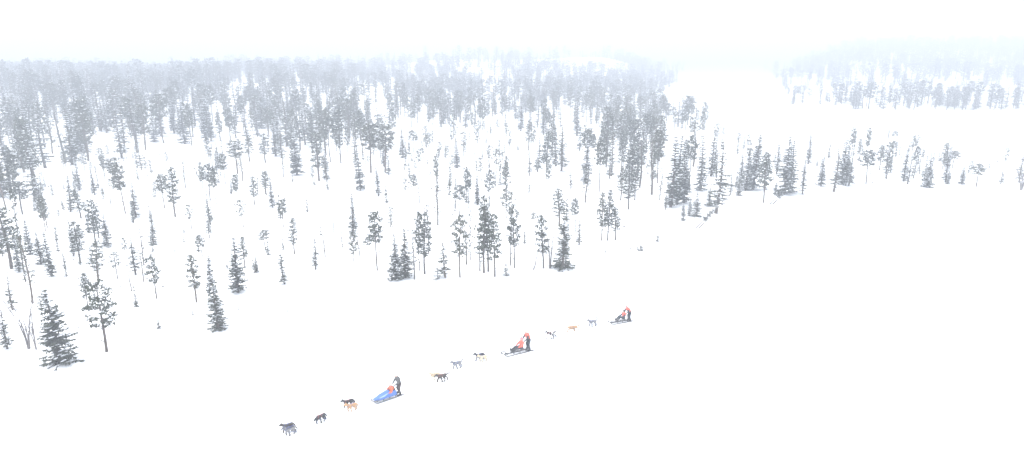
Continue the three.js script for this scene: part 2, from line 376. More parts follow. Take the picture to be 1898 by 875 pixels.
[-77.3,-196.9,10.3,2.3,"s3","leftmid",[1,0]],
[-165.7,-255.1,13,4.9,"p4","ridge",[5,4]],
[-162.9,-257.1,13,3.9,"s0","ridge",[7,2]],
[-123.6,-205.5,10.6,3.5,"p4","ridge",[3,2]],
[25.1,-194.1,10.1,2.1,"s0","rightmid",[2,2]],
[-112.2,-260.1,13.1,3,"s0","ridge",[6,9]],
[-52,-234,11.9,3.9,"p1","leftmid",[4,7]],
[-43.5,-79.3,4.5,1,"p4","slope",[0,5]],
[-100.9,-199.7,10.2,3.9,"p0","ridge",[3,7]],
[-67.2,-221.8,11.3,3.4,"p0","leftmid",[4,3]],
[-147.2,-227.9,11.5,4.6,"p0","ridge",[4,1]],
[-69.6,-209.2,10.7,3.1,"p1","leftmid",[3,2]],
[12.1,-113.4,6.1,1.7,"p4","glade",[0,7]],
[-166.9,-250.6,12.6,4.4,"p0","ridge",[5,3]],
[-97.8,-231.5,11.7,3.4,"p0","ridge",[4,9]],
[-51,-227.2,11.5,2.7,"p0","leftmid",[4,6]],
[-133,-182.4,9.4,2.2,"s0","ridge",[1,0]],
[-123.9,-189,9.6,2.9,"p4","ridge",[2,4]],
[9.3,-207,10.4,2.9,"s0","rightmid",[3,2]],
[19.2,-136.3,7.1,1.7,"s3","rightmid",[1,4]],
[-171.1,-273.4,13.4,4.2,"s3","ridge",[8,5]],
[-145.8,-274.1,13.4,3.1,"s0","ridge",[7,4]],
[-140.3,-218.1,10.8,3,"p2","ridge",[3,1]],
[-139.1,-251.1,12.4,3.7,"p0","ridge",[4,4]],
[47,-128.9,6.7,2.1,"p3","point",[0,1]],
[-157.5,-222.8,11,2.7,"s3","ridge",[4,1]],
[-132.6,-256.5,12.5,3.7,"s1","ridge",[6,7]],
[-117.8,-190.5,9.5,2.7,"p3","ridge",[2,5]],
[-56.4,-237.8,11.7,4,"p3","leftmid",[4,5]],
[-80.3,-211.2,10.4,2.5,"p2","leftmid",[3,0]],
[-47.7,-89.9,4.8,1,"s1","slope",[1,6]],
[85.2,-136,7,1.3,"s0","point",[1,6]],
[-184.7,-263.3,12.7,3.4,"p4","ridge",[5,0]],
[2.7,-220.3,10.8,2.2,"s0","rightmid",[3,0]],
[-107.9,-174.5,8.7,2.8,"s0","ridge",[1,4]],
[-77.1,-212.8,10.4,3.3,"p1","leftmid",[3,1]],
[-74.1,-184.6,9.1,2.6,"p0","leftmid",[1,1]],
[-65.3,-203,9.9,2.2,"s3","leftmid",[2,3]],
[-116.9,-262.8,12.6,3.5,"s0","ridge",[6,8]],
[-44.2,-99.9,5.2,1.1,"s3","slope",[2,5]],
[-122.9,-275.1,13.1,4.2,"p0","ridge",[6,9]],
[37.5,-187.9,9.2,2.3,"s3","rightmid",[2,6]],
[-34.7,-154.5,7.6,1.5,"s3","leftmid",[0,7]],
[-162.6,-252,12,3.2,"p4","ridge",[5,5]],
[-100.4,-208.9,10.1,2.5,"s0","ridge",[3,7]],
[-114.5,-199.1,9.6,2.7,"s0","ridge",[3,5]],
[-88.7,-251.6,12,2.5,"s3","leftmid",[3,0]],
[-45.3,-196.5,9.5,2.5,"p1","leftmid",[2,6]],
[16.7,-155,7.6,2.6,"p0","rightmid",[2,1]],
[-160.6,-240.8,11.4,3,"s3","ridge",[6,0]],
[-3.7,-113,5.7,1.7,"p3","glade",[0,3]],
[-98.5,-184.2,8.9,2.1,"s3","ridge",[2,2]],
[-141.2,-235.1,11.2,3,"s3","ridge",[5,4]],
[-65.5,-239.6,11.4,3.1,"s1","leftmid",[3,7]],
[-49.5,-212.5,10.2,2.2,"s0","leftmid",[2,5]],
[-98,-135.2,6.7,2.2,"p1","ridge",[0,2]],
[-163.7,-266.7,12.5,4.4,"p2","ridge",[5,6]],
[-142.2,-238,11.2,3.5,"s1","ridge",[6,4]],
[34.6,-206.1,9.9,3.2,"p1","rightmid",[4,3]],
[-163.2,-249.9,11.7,3.8,"s3","ridge",[6,1]],
[-180.2,-262.6,12.2,3.5,"s1","ridge",[8,2]],
[28.9,-121.5,6,1.6,"s1","rightmid",[0,4]],
[-81.1,-189.4,9.1,2.8,"s3","ridge",[2,9]],
[-106.8,-201.8,9.6,2.5,"s1","ridge",[3,6]],
[-180,-258.5,12,3.5,"s0","ridge",[7,1]],
[-55.3,-78.8,4.1,1,"s1","slope",[0,2]],
[29.4,-206,9.8,2.7,"s1","rightmid",[3,4]],
[-158.8,-261.3,12.1,4.8,"p0","ridge",[5,7]],
[-146,-208.6,9.8,3.1,"p4","ridge",[3,0]],
[-178.3,-256.8,11.9,3.3,"p3","ridge",[5,1]],
[-54.7,-200.4,9.5,2.2,"p3","leftmid",[2,2]],
[-49.9,-182,8.7,1.7,"s0","leftmid",[1,6]],
[-177.5,-265.5,12.2,4.8,"p3","ridge",[6,2]],
[-0.9,-115.7,5.7,1.5,"p3","glade",[1,3]],
[-124,-200.8,9.4,2.1,"s3","ridge",[3,0]],
[-188.7,-257.4,11.8,3,"s1","ridge",[8,0]],
[-94.9,-186.3,8.8,2.2,"s1","ridge",[2,3]],
[-76.2,-223.3,10.4,2.5,"s0","leftmid",[2,2]],
[-147.8,-270,12.4,3.5,"s3","ridge",[7,3]],
[-111.9,-170.2,8.1,3,"p4","ridge",[1,4]],
[-142.7,-259.5,11.9,3,"p0","ridge",[5,9]],
[22.8,-144.9,7,2.1,"p1","rightmid",[1,3]],
[31.2,-190.4,9,2.1,"p1","rightmid",[3,6]],
[6.3,-228.4,10.6,2.7,"p2","rightmid",[4,0]],
[-180.5,-281.5,12.8,3.9,"s3","ridge",[9,2]],
[-22.4,-230.5,10.6,2.1,"s1","middle",[0,0]],
[-76.7,-234.1,10.7,2.7,"s3","leftmid",[3,4]],
[-123.6,-232.4,10.7,3.4,"s0","ridge",[5,6]],
[-138.1,-197.9,9.2,2.8,"s3","ridge",[2,1]],
[-9.1,-219.6,10.1,3.2,"p3","middle",[0,7]],
[-80.1,-127.7,6.1,1.4,"s0","slope",[2,2]],
[44.4,-134.4,6.4,1.3,"s1","point",[1,0]],
[-52.5,-217.4,10,2.4,"p4","leftmid",[4,4]],
[-57.2,-209.9,9.6,2.5,"p3","leftmid",[3,3]],
[-41.6,-193.1,8.9,2.2,"p1","leftmid",[1,7]],
[77.1,-134.8,6.4,1.5,"s3","point",[0,6]],
[54.8,-143.7,6.8,1.8,"s3","point",[1,1]],
[-195.7,-292.3,13,2.9,"s3","ridge",[10,2]],
[-156.7,-300.7,13.4,3.7,"s1","ridge",[9,7]],
[-200.9,-298,13.2,3.6,"s0","ridge",[10,1]],
[-194.3,-272.6,12.2,3.4,"s3","ridge",[8,1]],
[-91.7,-252.2,11.3,3.8,"p1","leftmid",[5,4]],
[-117.4,-201.6,9.2,2,"s3","ridge",[3,4]],
[-72.3,-266.6,11.9,2.4,"s0","leftmid",[4,2]],
[-5.6,-112,5.4,1.4,"s0","glade",[0,4]],
[99,-135.1,6.4,1.7,"s3","point",[1,7]],
[-43.3,-213.7,9.7,2.3,"p2","leftmid",[3,7]],
[101,-135.9,6.4,1.7,"p4","point",[0,7]],
[-161.2,-302.9,13.4,3.4,"s3","ridge",[9,6]],
[-137,-299,13.2,3.6,"s0","ridge",[9,8]],
[8.4,-232.6,10.5,2.2,"s3","rightmid",[3,1]],
[77.8,-143.7,6.7,1.5,"p3","point",[0,3]],
[-56.2,-197,8.9,2.7,"p2","leftmid",[2,1]],
[-85.6,-251.8,11.2,2.8,"s3","leftmid",[3,2]],
[30.3,-203.6,9.2,2.3,"p0","rightmid",[3,2]],
[-52.3,-193.1,8.7,2.9,"p1","leftmid",[2,3]],
[58.1,-224,10.1,1.9,"s3","rightmid",[3,7]],
[-145.7,-262.4,11.6,3.6,"s3","ridge",[6,6]],
[-67.5,-88.5,4.3,0.9,"p1","slope",[2,0]],
[-164.6,-309.1,13.4,3.9,"s1","ridge",[10,6]],
[-66.6,-97.5,4.7,1.1,"p1","slope",[2,2]],
[-60.8,-182.3,8.2,2.3,"s1","leftmid",[1,3]],
[-81.3,-223.5,9.9,2.4,"p1","leftmid",[4,0]],
[44,-220.6,9.8,2.9,"p1","rightmid",[4,4]],
[-219.9,-311.1,13.5,4.2,"p3","ridge",[6,0]],
[43.1,-148.2,6.8,1.4,"s3","rightmid",[1,7]],
[-62.5,-82.6,4,0.8,"s3","slope",[1,0]],
[-39.5,-240.4,10.6,2.5,"p4","middle",[1,0]],
[-58.6,-186.5,8.3,2.3,"s3","leftmid",[1,4]],
[-45.9,-209.5,9.3,2.2,"p4","leftmid",[2,7]],
[28.3,-138.9,6.3,1.5,"s3","rightmid",[0,2]],
[29.9,-198.4,8.8,1.7,"s3","rightmid",[3,5]],
[-192.4,-310.1,13.3,4.7,"p4","ridge",[6,4]],
[-153.5,-226.9,9.9,3.2,"p0","ridge",[4,0]],
[-77.6,-231.2,10.1,2.9,"p1","leftmid",[4,1]],
[-124.4,-269.1,11.6,3.5,"s0","ridge",[7,8]],
[51.4,-209.6,9.2,2.8,"p2","rightmid",[4,5]],
[-126.9,-187.7,8.3,2.2,"p1","ridge",[2,3]],
[-127,-209.1,9.1,2,"s3","ridge",[3,1]],
[-119.5,-160.3,7.2,2.2,"s1","ridge",[0,0]],
[67.5,-139.6,6.3,1.3,"s0","point",[1,2]],
[-52.5,-173.5,7.7,2.6,"p1","leftmid",[1,3]],
[40.2,-136.2,6.2,1.7,"p4","rightmid",[0,7]],
[-84.8,-238.3,10.3,2.4,"p0","leftmid",[5,5]],
[-39,-111.7,5.2,1.1,"s0","slope",[2,7]],
[-169.8,-287.2,12.3,2.9,"s3","ridge",[9,5]],
[-185.6,-277.2,11.8,2.8,"s0","ridge",[8,3]],
[-146.5,-309,13.1,3.3,"s3","ridge",[10,7]],
[-100.8,-249.6,10.7,3.4,"p1","leftmid",[5,0]],
[-31.6,-79.3,3.8,1.1,"p1","slope",[0,6]],
[-166.3,-263.1,11.2,3.2,"s3","ridge",[8,4]],
[-34.1,-200.4,8.7,2.8,"p3","middle",[0,1]],
[-131,-269.2,11.5,3.2,"s0","ridge",[7,7]],
[-56.5,-92.7,4.3,1.3,"p1","slope",[2,4]],
[-53.7,-208,9,2.8,"p3","leftmid",[3,5]],
[-106.4,-151.3,6.7,1.9,"s1","ridge",[0,3]],
[-43.5,-205.7,8.9,2.4,"s1","leftmid",[2,6]],
[-79,-271,11.5,2.5,"s0","leftmid",[4,1]],
[53.4,-198.1,8.6,1.9,"p3","rightmid",[3,7]],
[59.2,-234.3,10.1,2.3,"p0","rightmid",[4,6]],
[-71.3,-197.3,8.5,1.6,"s1","leftmid",[1,2]],
[-188.8,-288.1,12.1,3,"s0","ridge",[9,1]],
[81.7,-141.5,6.3,1.5,"p2","point",[0,5]],
[-53.3,-128.6,5.7,1.7,"p0","slope",[4,3]],
[-175.7,-296.6,12.4,3.8,"s0","ridge",[9,4]],
[-138.1,-274.7,11.5,3.6,"s0","ridge",[7,5]],
[3.4,-134.7,5.9,1.2,"s3","glade",[0,6]],
[-25,-248.9,10.5,3.1,"p3","middle",[1,3]],
[-89.7,-257.9,10.8,3,"s1","leftmid",[3,1]],
[-88.5,-267.7,11.2,3.1,"p0","leftmid",[6,1]],
[-220.8,-327.6,13.5,4.6,"p0","ridge",[6,1]],
[56.1,-238.8,10.1,2.7,"s3","rightmid",[3,6]],
[-89.6,-197.5,8.4,3.3,"p4","ridge",[2,9]],
[-19.4,-248,10.4,3.4,"p1","middle",[0,4]],
[-166,-322.8,13.3,4.4,"s3","ridge",[11,5]],
[-40.5,-234.6,9.9,2.7,"p3","middle",[0,0]],
[-141.9,-279.1,11.5,2.6,"s3","ridge",[8,6]],
[-186.6,-301.8,12.4,2.9,"s0","ridge",[9,3]],
[-67.3,-193.9,8.2,2.7,"p0","leftmid",[2,0]],
[-97,-207.9,8.7,2.7,"s0","ridge",[3,9]],
[-45,-112.4,5,1.2,"p0","slope",[3,6]],
[-79.5,-116.3,5.1,1.1,"p4","slope",[3,0]],
[-148.3,-287.9,11.8,4,"p1","ridge",[6,7]],
[-121.6,-171.1,7.3,2.3,"s3","ridge",[1,2]],
[-90.1,-204.5,8.6,2.5,"p2","ridge",[3,9]],
[-52.5,-166.8,7.1,2.2,"p1","leftmid",[0,0]],
[-191.6,-301.7,12.3,3.3,"s3","ridge",[10,4]],
[-118.1,-285.3,11.7,3.8,"s1","ridge",[8,8]],
[-129,-305.4,12.4,3.4,"s3","ridge",[10,9]],
[18,-156.6,6.7,2,"p2","rightmid",[2,2]],
[43,-237,9.9,2.9,"p1","rightmid",[5,4]],
[-51.2,-131.6,5.7,1.5,"p4","slope",[4,4]],
[-18.3,-252.8,10.5,2.2,"p1","middle",[0,5]],
[22.6,-274.9,11.4,3.3,"p3","rightmid",[5,0]],
[-113,-276.6,11.3,3.6,"s3","ridge",[8,9]],
[-79.1,-190.5,8,2,"p1","leftmid",[1,0]],
[-39.8,-264.8,10.9,2.4,"p3","middle",[1,2]],
[-23.5,-121.1,5.3,1.3,"s0","glade",[0,0]],
[-127.1,-213.9,8.9,2.6,"s0","ridge",[4,2]],
[-61.2,-242.5,10,3,"p1","leftmid",[5,7]],
[-202.6,-284.9,11.6,2.9,"s0","ridge",[9,0]],
[10.1,-223,9.3,2.2,"p0","rightmid",[4,1]],
[30.1,-195.4,8.2,2.5,"p1","rightmid",[3,3]],
[-169.2,-318.6,12.9,3.2,"s0","ridge",[11,4]],
[-200,-291.1,11.8,3.6,"s1","ridge",[10,0]],
[-145.8,-250.1,10.2,3.9,"p2","ridge",[5,8]],
[-40.6,-258.7,10.6,3,"p4","middle",[1,1]],
[4.2,-179.4,7.5,2.3,"p1","rightmid",[3,0]],
[60.7,-244.7,10.1,3.4,"p0","rightmid",[5,6]],
[11.7,-161.2,6.8,1.6,"s3","rightmid",[2,1]],
[-193.4,-298.4,12,3.2,"p1","ridge",[6,3]],
[46.3,-241.8,9.9,2.3,"s0","rightmid",[4,4]],
[-144.7,-238.2,9.7,3,"s1","ridge",[6,3]],
[-111.8,-182.7,7.6,2.5,"p1","ridge",[1,5]],
[52,-244,10,3,"p0","rightmid",[5,5]],
[-12.4,-236,9.7,3.3,"p4","middle",[0,6]],
[-69,-224.1,9.2,3,"p2","leftmid",[4,2]],
[-93.2,-253.6,10.3,3.5,"p0","leftmid",[5,3]],
[-209.8,-337.6,13.5,3.3,"s3","ridge",[11,2]],
[-232.3,-322.4,12.9,3.8,"s0","ridge",[11,0]],
[-31.2,-233.4,9.5,3.2,"p3","middle",[0,2]],
[51.4,-147.2,6.2,1.6,"s0","point",[2,0]],
[-77.2,-145,6.1,1.3,"s3","slope",[3,0]],
[-55,-122.9,5.3,1.4,"p3","slope",[4,2]],
[-121.9,-296.7,11.9,3.4,"s3","ridge",[9,9]],
[36.2,-242.6,9.9,2.9,"p2","rightmid",[5,2]],
[-83.4,-254.5,10.3,2.8,"p0","leftmid",[5,6]],
[-72.9,-260.3,10.5,2.3,"p1","leftmid",[6,3]],
[-14.8,-225.1,9.2,1.8,"s1","middle",[0,3]],
[50.4,-247.6,10.1,2.6,"s1","rightmid",[4,5]],
[-204.8,-305.7,12.1,3.9,"s0","ridge",[11,1]],
[-55.5,-204.3,8.3,2,"p1","leftmid",[3,4]],
[59.7,-248.3,10.1,2.2,"s0","rightmid",[4,6]],
[-108.6,-250.2,10.1,3.8,"p0","ridge",[4,8]],
[-115.1,-214.3,8.7,2.6,"s3","ridge",[4,7]],
[-103.6,-236.6,9.5,2.4,"p4","ridge",[4,7]],
[-143.1,-286.7,11.3,3.8,"p2","ridge",[6,8]],
[63.5,-232,9.4,2.7,"p3","rightmid",[4,7]],
[-191.4,-313.2,12.3,3.1,"s3","ridge",[10,5]],
[-150.4,-314.7,12.4,2.9,"s3","ridge",[11,8]],
[-7.6,-271.8,10.9,2.7,"p4","middle",[1,4]],
[-54.5,-83.9,3.7,0.7,"s3","slope",[1,4]],
[-42.3,-112.8,4.8,1.3,"p1","slope",[3,7]],
[90.5,-146.3,6.1,1.3,"p1","point",[0,6]],
[11.5,-192.3,7.8,1.9,"s0","rightmid",[2,0]],
[-191.5,-344.2,13.5,3.7,"s3","ridge",[11,3]],
[-89.7,-242.9,9.7,3.2,"p2","leftmid",[5,2]],
[-38.4,-163.4,6.7,1.6,"p3","leftmid",[0,6]],
[-21.6,-238.8,9.5,2.7,"p1","middle",[0,3]],
[-49.4,-173.3,7,1.6,"p3","leftmid",[1,4]],
[40.1,-249.5,9.9,3.2,"p0","rightmid",[5,3]],
[-130.6,-237.1,9.4,2.5,"s3","ridge",[5,5]],
[-177.2,-322,12.5,3.2,"p2","ridge",[6,5]],
[-92.2,-283.3,11.1,3.5,"p0","leftmid",[6,2]],
[9.9,-203.2,8.1,2.6,"p0","rightmid",[4,2]],
[-102.5,-279.2,10.9,2.5,"p4","leftmid",[6,0]],
[-27.1,-147.3,6,1.3,"s0","glade",[0,1]],
[-161.8,-321.5,12.4,4,"s1","ridge",[11,6]],
[-156.3,-331,12.8,2.9,"s0","ridge",[11,9]],
[-161.7,-343.5,13.2,3.8,"s0","ridge",[12,2]],
[-84.2,-257.4,10.1,2.3,"s0","leftmid",[3,3]],
[-74,-122.1,5.1,1,"s0","slope",[2,3]],
[-153.6,-295.2,11.4,3.1,"p2","ridge",[6,6]],
[-118.3,-199,7.9,2,"s0","ridge",[3,2]],
[-90,-237.9,9.3,2.3,"p2","leftmid",[5,1]],
[-216.6,-348.4,13.4,5.2,"p3","ridge",[7,0]],
[43.6,-256,10.1,2.4,"s1","rightmid",[4,3]],
[-55,-128,5.3,1.1,"s3","slope",[2,6]],
[-59,-124.9,5.1,1.2,"p4","slope",[4,1]],
[-11.6,-147.4,6,1.4,"s1","glade",[0,3]],
[-233.1,-335.5,12.8,3.7,"s3","ridge",[12,0]],
[21.4,-241.2,9.4,3,"p4","rightmid",[5,1]],
[-131.9,-184.3,7.3,1.8,"p1","ridge",[1,1]],
[-185.7,-255.3,9.8,2.5,"s1","ridge",[7,0]],
[-130.9,-284.9,10.9,3.3,"s3","ridge",[8,7]],
[-155.8,-224.4,8.7,2.2,"s1","ridge",[5,0]],
[-145.3,-343.6,13,2.9,"s3","ridge",[12,5]],
[-65.9,-88.1,3.7,0.8,"s3","slope",[1,1]],
[-142,-335.7,12.7,3.3,"s3","ridge",[12,6]],
[-79.6,-251.6,9.7,2.4,"s1","leftmid",[3,6]],
[-73.9,-229.6,8.9,2,"s1","leftmid",[3,5]],
[-148.8,-351.1,13.3,3.3,"s1","ridge",[12,4]],
[-20.6,-272.5,10.5,2.9,"s0","middle",[0,2]],
[-140.6,-302,11.4,3,"s1","ridge",[10,8]],
[-200.7,-302.6,11.4,3.1,"s3","ridge",[10,3]],
[-157.6,-318.9,12,3.2,"s0","ridge",[11,7]],
[5.8,-297.9,11.4,2.9,"s0","rightmid",[4,0]],
[-21.4,-263.4,10.1,2.2,"s3","middle",[0,1]],
[-123.4,-223.3,8.6,1.9,"s3","ridge",[4,6]],
[33.8,-242.5,9.3,1.8,"s1","rightmid",[4,2]],
[-104,-302.3,11.3,2.6,"s3","leftmid",[4,0]],
[8.6,-302.8,11.5,2.5,"s0","rightmid",[4,1]],
[96.6,-155.2,6.1,1.6,"s0","point",[2,1]],
[-136.4,-271.6,10.2,2.5,"s3","ridge",[7,6]],
[-118.3,-268.9,10.1,3.1,"s0","ridge",[7,9]],
[-127.9,-218.9,8.3,2.1,"s3","ridge",[4,3]],
[-62.4,-147.9,5.8,1.2,"s1","slope",[3,1]],
[-222,-358.2,13.2,3.3,"s3","ridge",[12,1]],
[-115.8,-231.5,8.8,2.9,"s1","ridge",[5,8]],
[-145.7,-340.8,12.6,3.4,"s1","ridge",[12,3]],
[7.3,-160.4,6.2,1.4,"s0","rightmid",[1,1]],
[-57.2,-73.8,1.6,0.7,"y0","slope",[0,0]],
[-45.5,-85.4,1.6,0.7,"y0","slope",[1,3]],
[-52.7,-88.3,1.6,0.7,"y0","slope",[1,2]],
[-9,-107.8,1.7,0.8,"y0","glade",[0,4]],
[-43.8,-90.3,1.4,0.7,"y0","slope",[1,5]],
[-39.7,-82.7,1.2,0.5,"y0","slope",[0,6]],
[-83.8,-129.1,1.6,0.7,"y0","slope",[3,1]],
[-6.6,-107.5,1.3,0.6,"y0","glade",[0,5]],
[-86.2,-154.8,1.8,0.8,"y0","slope",[6,1]],
[84.3,-142.7,1.6,0.7,"y0","point",[0,6]],
[-10.1,-145.7,1.7,0.7,"y0","glade",[2,6]],
[-67.1,-146.8,1.6,0.7,"y0","slope",[5,3]],
[-56.2,-124.3,1.4,0.6,"y0","slope",[3,3]],
[-14.5,-133.9,1.5,0.7,"y0","glade",[1,1]],
[-89.3,-141.1,1.5,0.7,"y0","slope",[4,2]],
[-47.5,-76.7,0.9,0.4,"y0","slope",[0,2]],
[-86.1,-152.8,1.6,0.7,"y0","slope",[6,0]],
[-59.3,-92.2,1,0.5,"y0","slope",[1,1]],
[-37.7,-71.9,0.8,0.4,"y0","slope",[0,5]],
[58.6,-154.9,1.6,0.7,"y0","point",[1,0]],
[7.4,-109.8,1.2,0.5,"y0","glade",[0,6]],
[-75,-145.6,1.5,0.7,"y0","slope",[5,2]],
[-31.5,-150.2,1.5,0.7,"y0","glade",[3,0]],
[-14.9,-181.2,1.7,0.8,"y0","glade",[4,1]],
[-9.2,-105.3,1,0.5,"y0","glade",[0,3]],
[-60.1,-152.9,1.4,0.6,"y0","slope",[6,5]],
[-69.3,-141.2,1.3,0.6,"y0","slope",[4,4]],
[74.6,-144.5,1.3,0.6,"y0","point",[0,4]],
[-16.3,-137.6,1.2,0.6,"y0","glade",[2,3]],
[-42.4,-84.8,0.8,0.4,"y0","slope",[1,4]],
[87.2,-161.1,1.4,0.6,"y0","point",[1,3]],
[-73.2,-111.6,1,0.4,"y0","slope",[2,3]],
[-29.2,-137.4,1.2,0.5,"y0","glade",[2,0]],
[40.1,-128.1,1.1,0.5,"y0","point",[0,0]],
[56.2,-133.5,1.1,0.5,"y0","point",[0,2]],
[82.9,-168,1.4,0.6,"y0","point",[2,2]],
[-38.9,-92.9,0.8,0.4,"y0","slope",[1,7]],
[-14.4,-161.5,1.3,0.6,"y0","glade",[3,4]],
[-52.9,-81,0.7,0.3,"y0","slope",[0,1]],
[-69.4,-163.5,1.3,0.6,"y0","slope",[6,4]],
[-69.1,-103,0.8,0.4,"y0","slope",[2,2]],
[90.5,-162.3,1.3,0.6,"y0","point",[1,4]],
[70.8,-135.7,1.1,0.5,"y0","point",[0,5]],
[-35.8,-82.5,0.7,0.3,"y0","slope",[0,7]],
[-48.8,-127.7,1,0.5,"y0","slope",[3,6]],
[-6.1,-173.6,1.3,0.6,"y0","glade",[4,5]],
[58.5,-133.4,1,0.5,"y0","point",[0,3]],
[-12.7,-134.4,1,0.5,"y0","glade",[2,5]],
[-28.9,-116.2,0.9,0.4,"y0","slope",[2,7]],
[-42,-71.3,0.6,0.3,"y0","slope",[0,3]],
[90.9,-158.4,1.1,0.5,"y0","point",[1,5]],
[68.4,-170.7,1.2,0.6,"y0","point",[2,0]],
[-19.7,-144.7,1,0.5,"y0","glade",[2,2]],
[-88.9,-138.5,1,0.4,"y0","slope",[4,1]],
[-6.1,-170.7,1.2,0.5,"y0","glade",[4,4]],
[-16.3,-139.3,1,0.4,"y0","glade",[2,4]],
[-15.6,-179.1,1.2,0.5,"y0","glade",[4,0]],
[-8.8,-132.7,0.9,0.4,"y0","glade",[1,2]],
[94.9,-162.6,1.1,0.5,"y0","point",[1,7]],
[-49.7,-138.7,0.9,0.4,"y0","slope",[4,7]],
[-53.2,-119.1,0.8,0.4,"y0","slope",[3,4]],
[-10.4,-205.7,1.3,0.6,"y0","glade",[5,2]],
[-63.2,-132.3,0.8,0.4,"y0","slope",[4,5]],
[-73.1,-127.5,0.8,0.4,"y0","slope",[3,2]],
[-13.1,-147.2,0.9,0.4,"y0","glade",[3,5]],
[-42.4,-78.5,0.5,0.2,"y0","slope",[0,4]],
[-81.7,-144.5,0.9,0.4,"y0","slope",[5,1]],
[100.4,-138.1,0.8,0.4,"y0","point",[0,7]],
[76.5,-162.2,1,0.4,"y0","point",[1,1]],
[-42.4,-89,0.6,0.3,"y0","slope",[1,6]],
[-86.5,-156.8,0.9,0.4,"y0","slope",[6,2]],
[-50.5,-124.1,0.7,0.3,"y0","slope",[3,5]],
[-67.2,-91.2,0.6,0.3,"y0","slope",[1,0]],
[-22.3,-150.9,0.9,0.4,"y0","glade",[3,1]],
[86.1,-147.4,0.9,0.4,"y0","point",[1,6]],
[-62.1,-149.5,0.9,0.4,"y0","slope",[5,6]],
[-9.4,-99.4,0.6,0.3,"y0","glade",[0,2]],
[-57.4,-133.8,0.8,0.3,"y0","slope",[4,6]],
[-66.8,-148.8,0.8,0.4,"y0","slope",[5,4]],
[0.1,-199.8,1.1,0.5,"y0","glade",[5,7]],
[-4.8,-133.2,0.7,0.3,"y0","glade",[1,5]],
[-58.1,-158.7,0.9,0.4,"y0","slope",[6,6]],
[-1,-130,0.7,0.3,"y0","glade",[1,6]],
[-1.5,-203.6,1.1,0.5,"y0","glade",[5,5]],
[-62.6,-140.8,0.8,0.3,"y0","slope",[5,5]],
[-13.7,-151.7,0.8,0.4,"y0","glade",[3,3]],
[-70.1,-94.5,0.5,0.2,"y0","slope",[2,0]],
[-67.3,-94.6,0.5,0.2,"y0","slope",[2,1]],
[-4,-221,1.1,0.5,"y0","glade",[5,3]],
[-87.1,-151.1,0.7,0.3,"y0","slope",[5,0]],
[80.5,-170.1,0.8,0.4,"y0","point",[2,1]],
[-29.4,-111.7,0.5,0.2,"y0","slope",[2,6]],
[-40.4,-114.7,0.5,0.2,"y0","slope",[2,5]],
[-0.3,-127.2,0.6,0.3,"y0","glade",[1,7]],
[-5.2,-123.2,0.6,0.3,"y0","glade",[1,4]],
[-15.8,-115.4,0.5,0.2,"y0","glade",[0,1]],
[-63.4,-114,0.5,0.2,"y0","slope",[2,4]],
[-24.9,-115.5,0.5,0.2,"y0","glade",[0,0]],
[-82.9,-122.7,0.5,0.2,"y0","slope",[3,0]],
[-35.4,-122.1,0.5,0.2,"y0","slope",[3,7]],
[8.3,-116.4,0.5,0.2,"y0","glade",[0,7]],
[-15.5,-125.5,0.5,0.2,"y0","glade",[1,0]],
[-5.6,-131.8,0.5,0.2,"y0","glade",[1,3]],
[-0.9,-149.4,0.6,0.3,"y0","glade",[3,6]],
[-4.7,-136.5,0.5,0.2,"y0","glade",[2,7]],
[2.7,-167.6,0.6,0.3,"y0","glade",[3,7]],
[-24.8,-138.7,0.5,0.2,"y0","glade",[2,1]],
[-88.7,-133.9,0.5,0.2,"y0","slope",[4,0]],
[-16.6,-181.8,0.7,0.3,"y0","glade",[5,1]],
[51.5,-143.4,0.5,0.2,"y0","point",[0,1]],
[-66.7,-152.3,0.5,0.2,"y0","slope",[6,3]],
[-76.1,-142.7,0.5,0.2,"y0","slope",[4,3]],
[-49.6,-150.3,0.5,0.2,"y0","slope",[5,7]],
[88.8,-165.1,0.6,0.2,"y0","point",[2,3]],
[0,-172.7,0.6,0.3,"y0","glade",[4,7]],
[-0.8,-211.4,0.7,0.3,"y0","glade",[5,6]],
[78.7,-160.9,0.5,0.2,"y0","point",[1,2]],
[-2.2,-177,0.5,0.2,"y0","glade",[4,6]],
[-7.9,-180.2,0.5,0.2,"y0","glade",[4,3]],
[-10,-176.7,0.5,0.2,"y0","glade",[4,2]],
[-37.9,-189.5,0.5,0.2,"y0","glade",[5,0]],
[-2.6,-219.5,0.5,0.2,"y0","glade",[5,4]]];
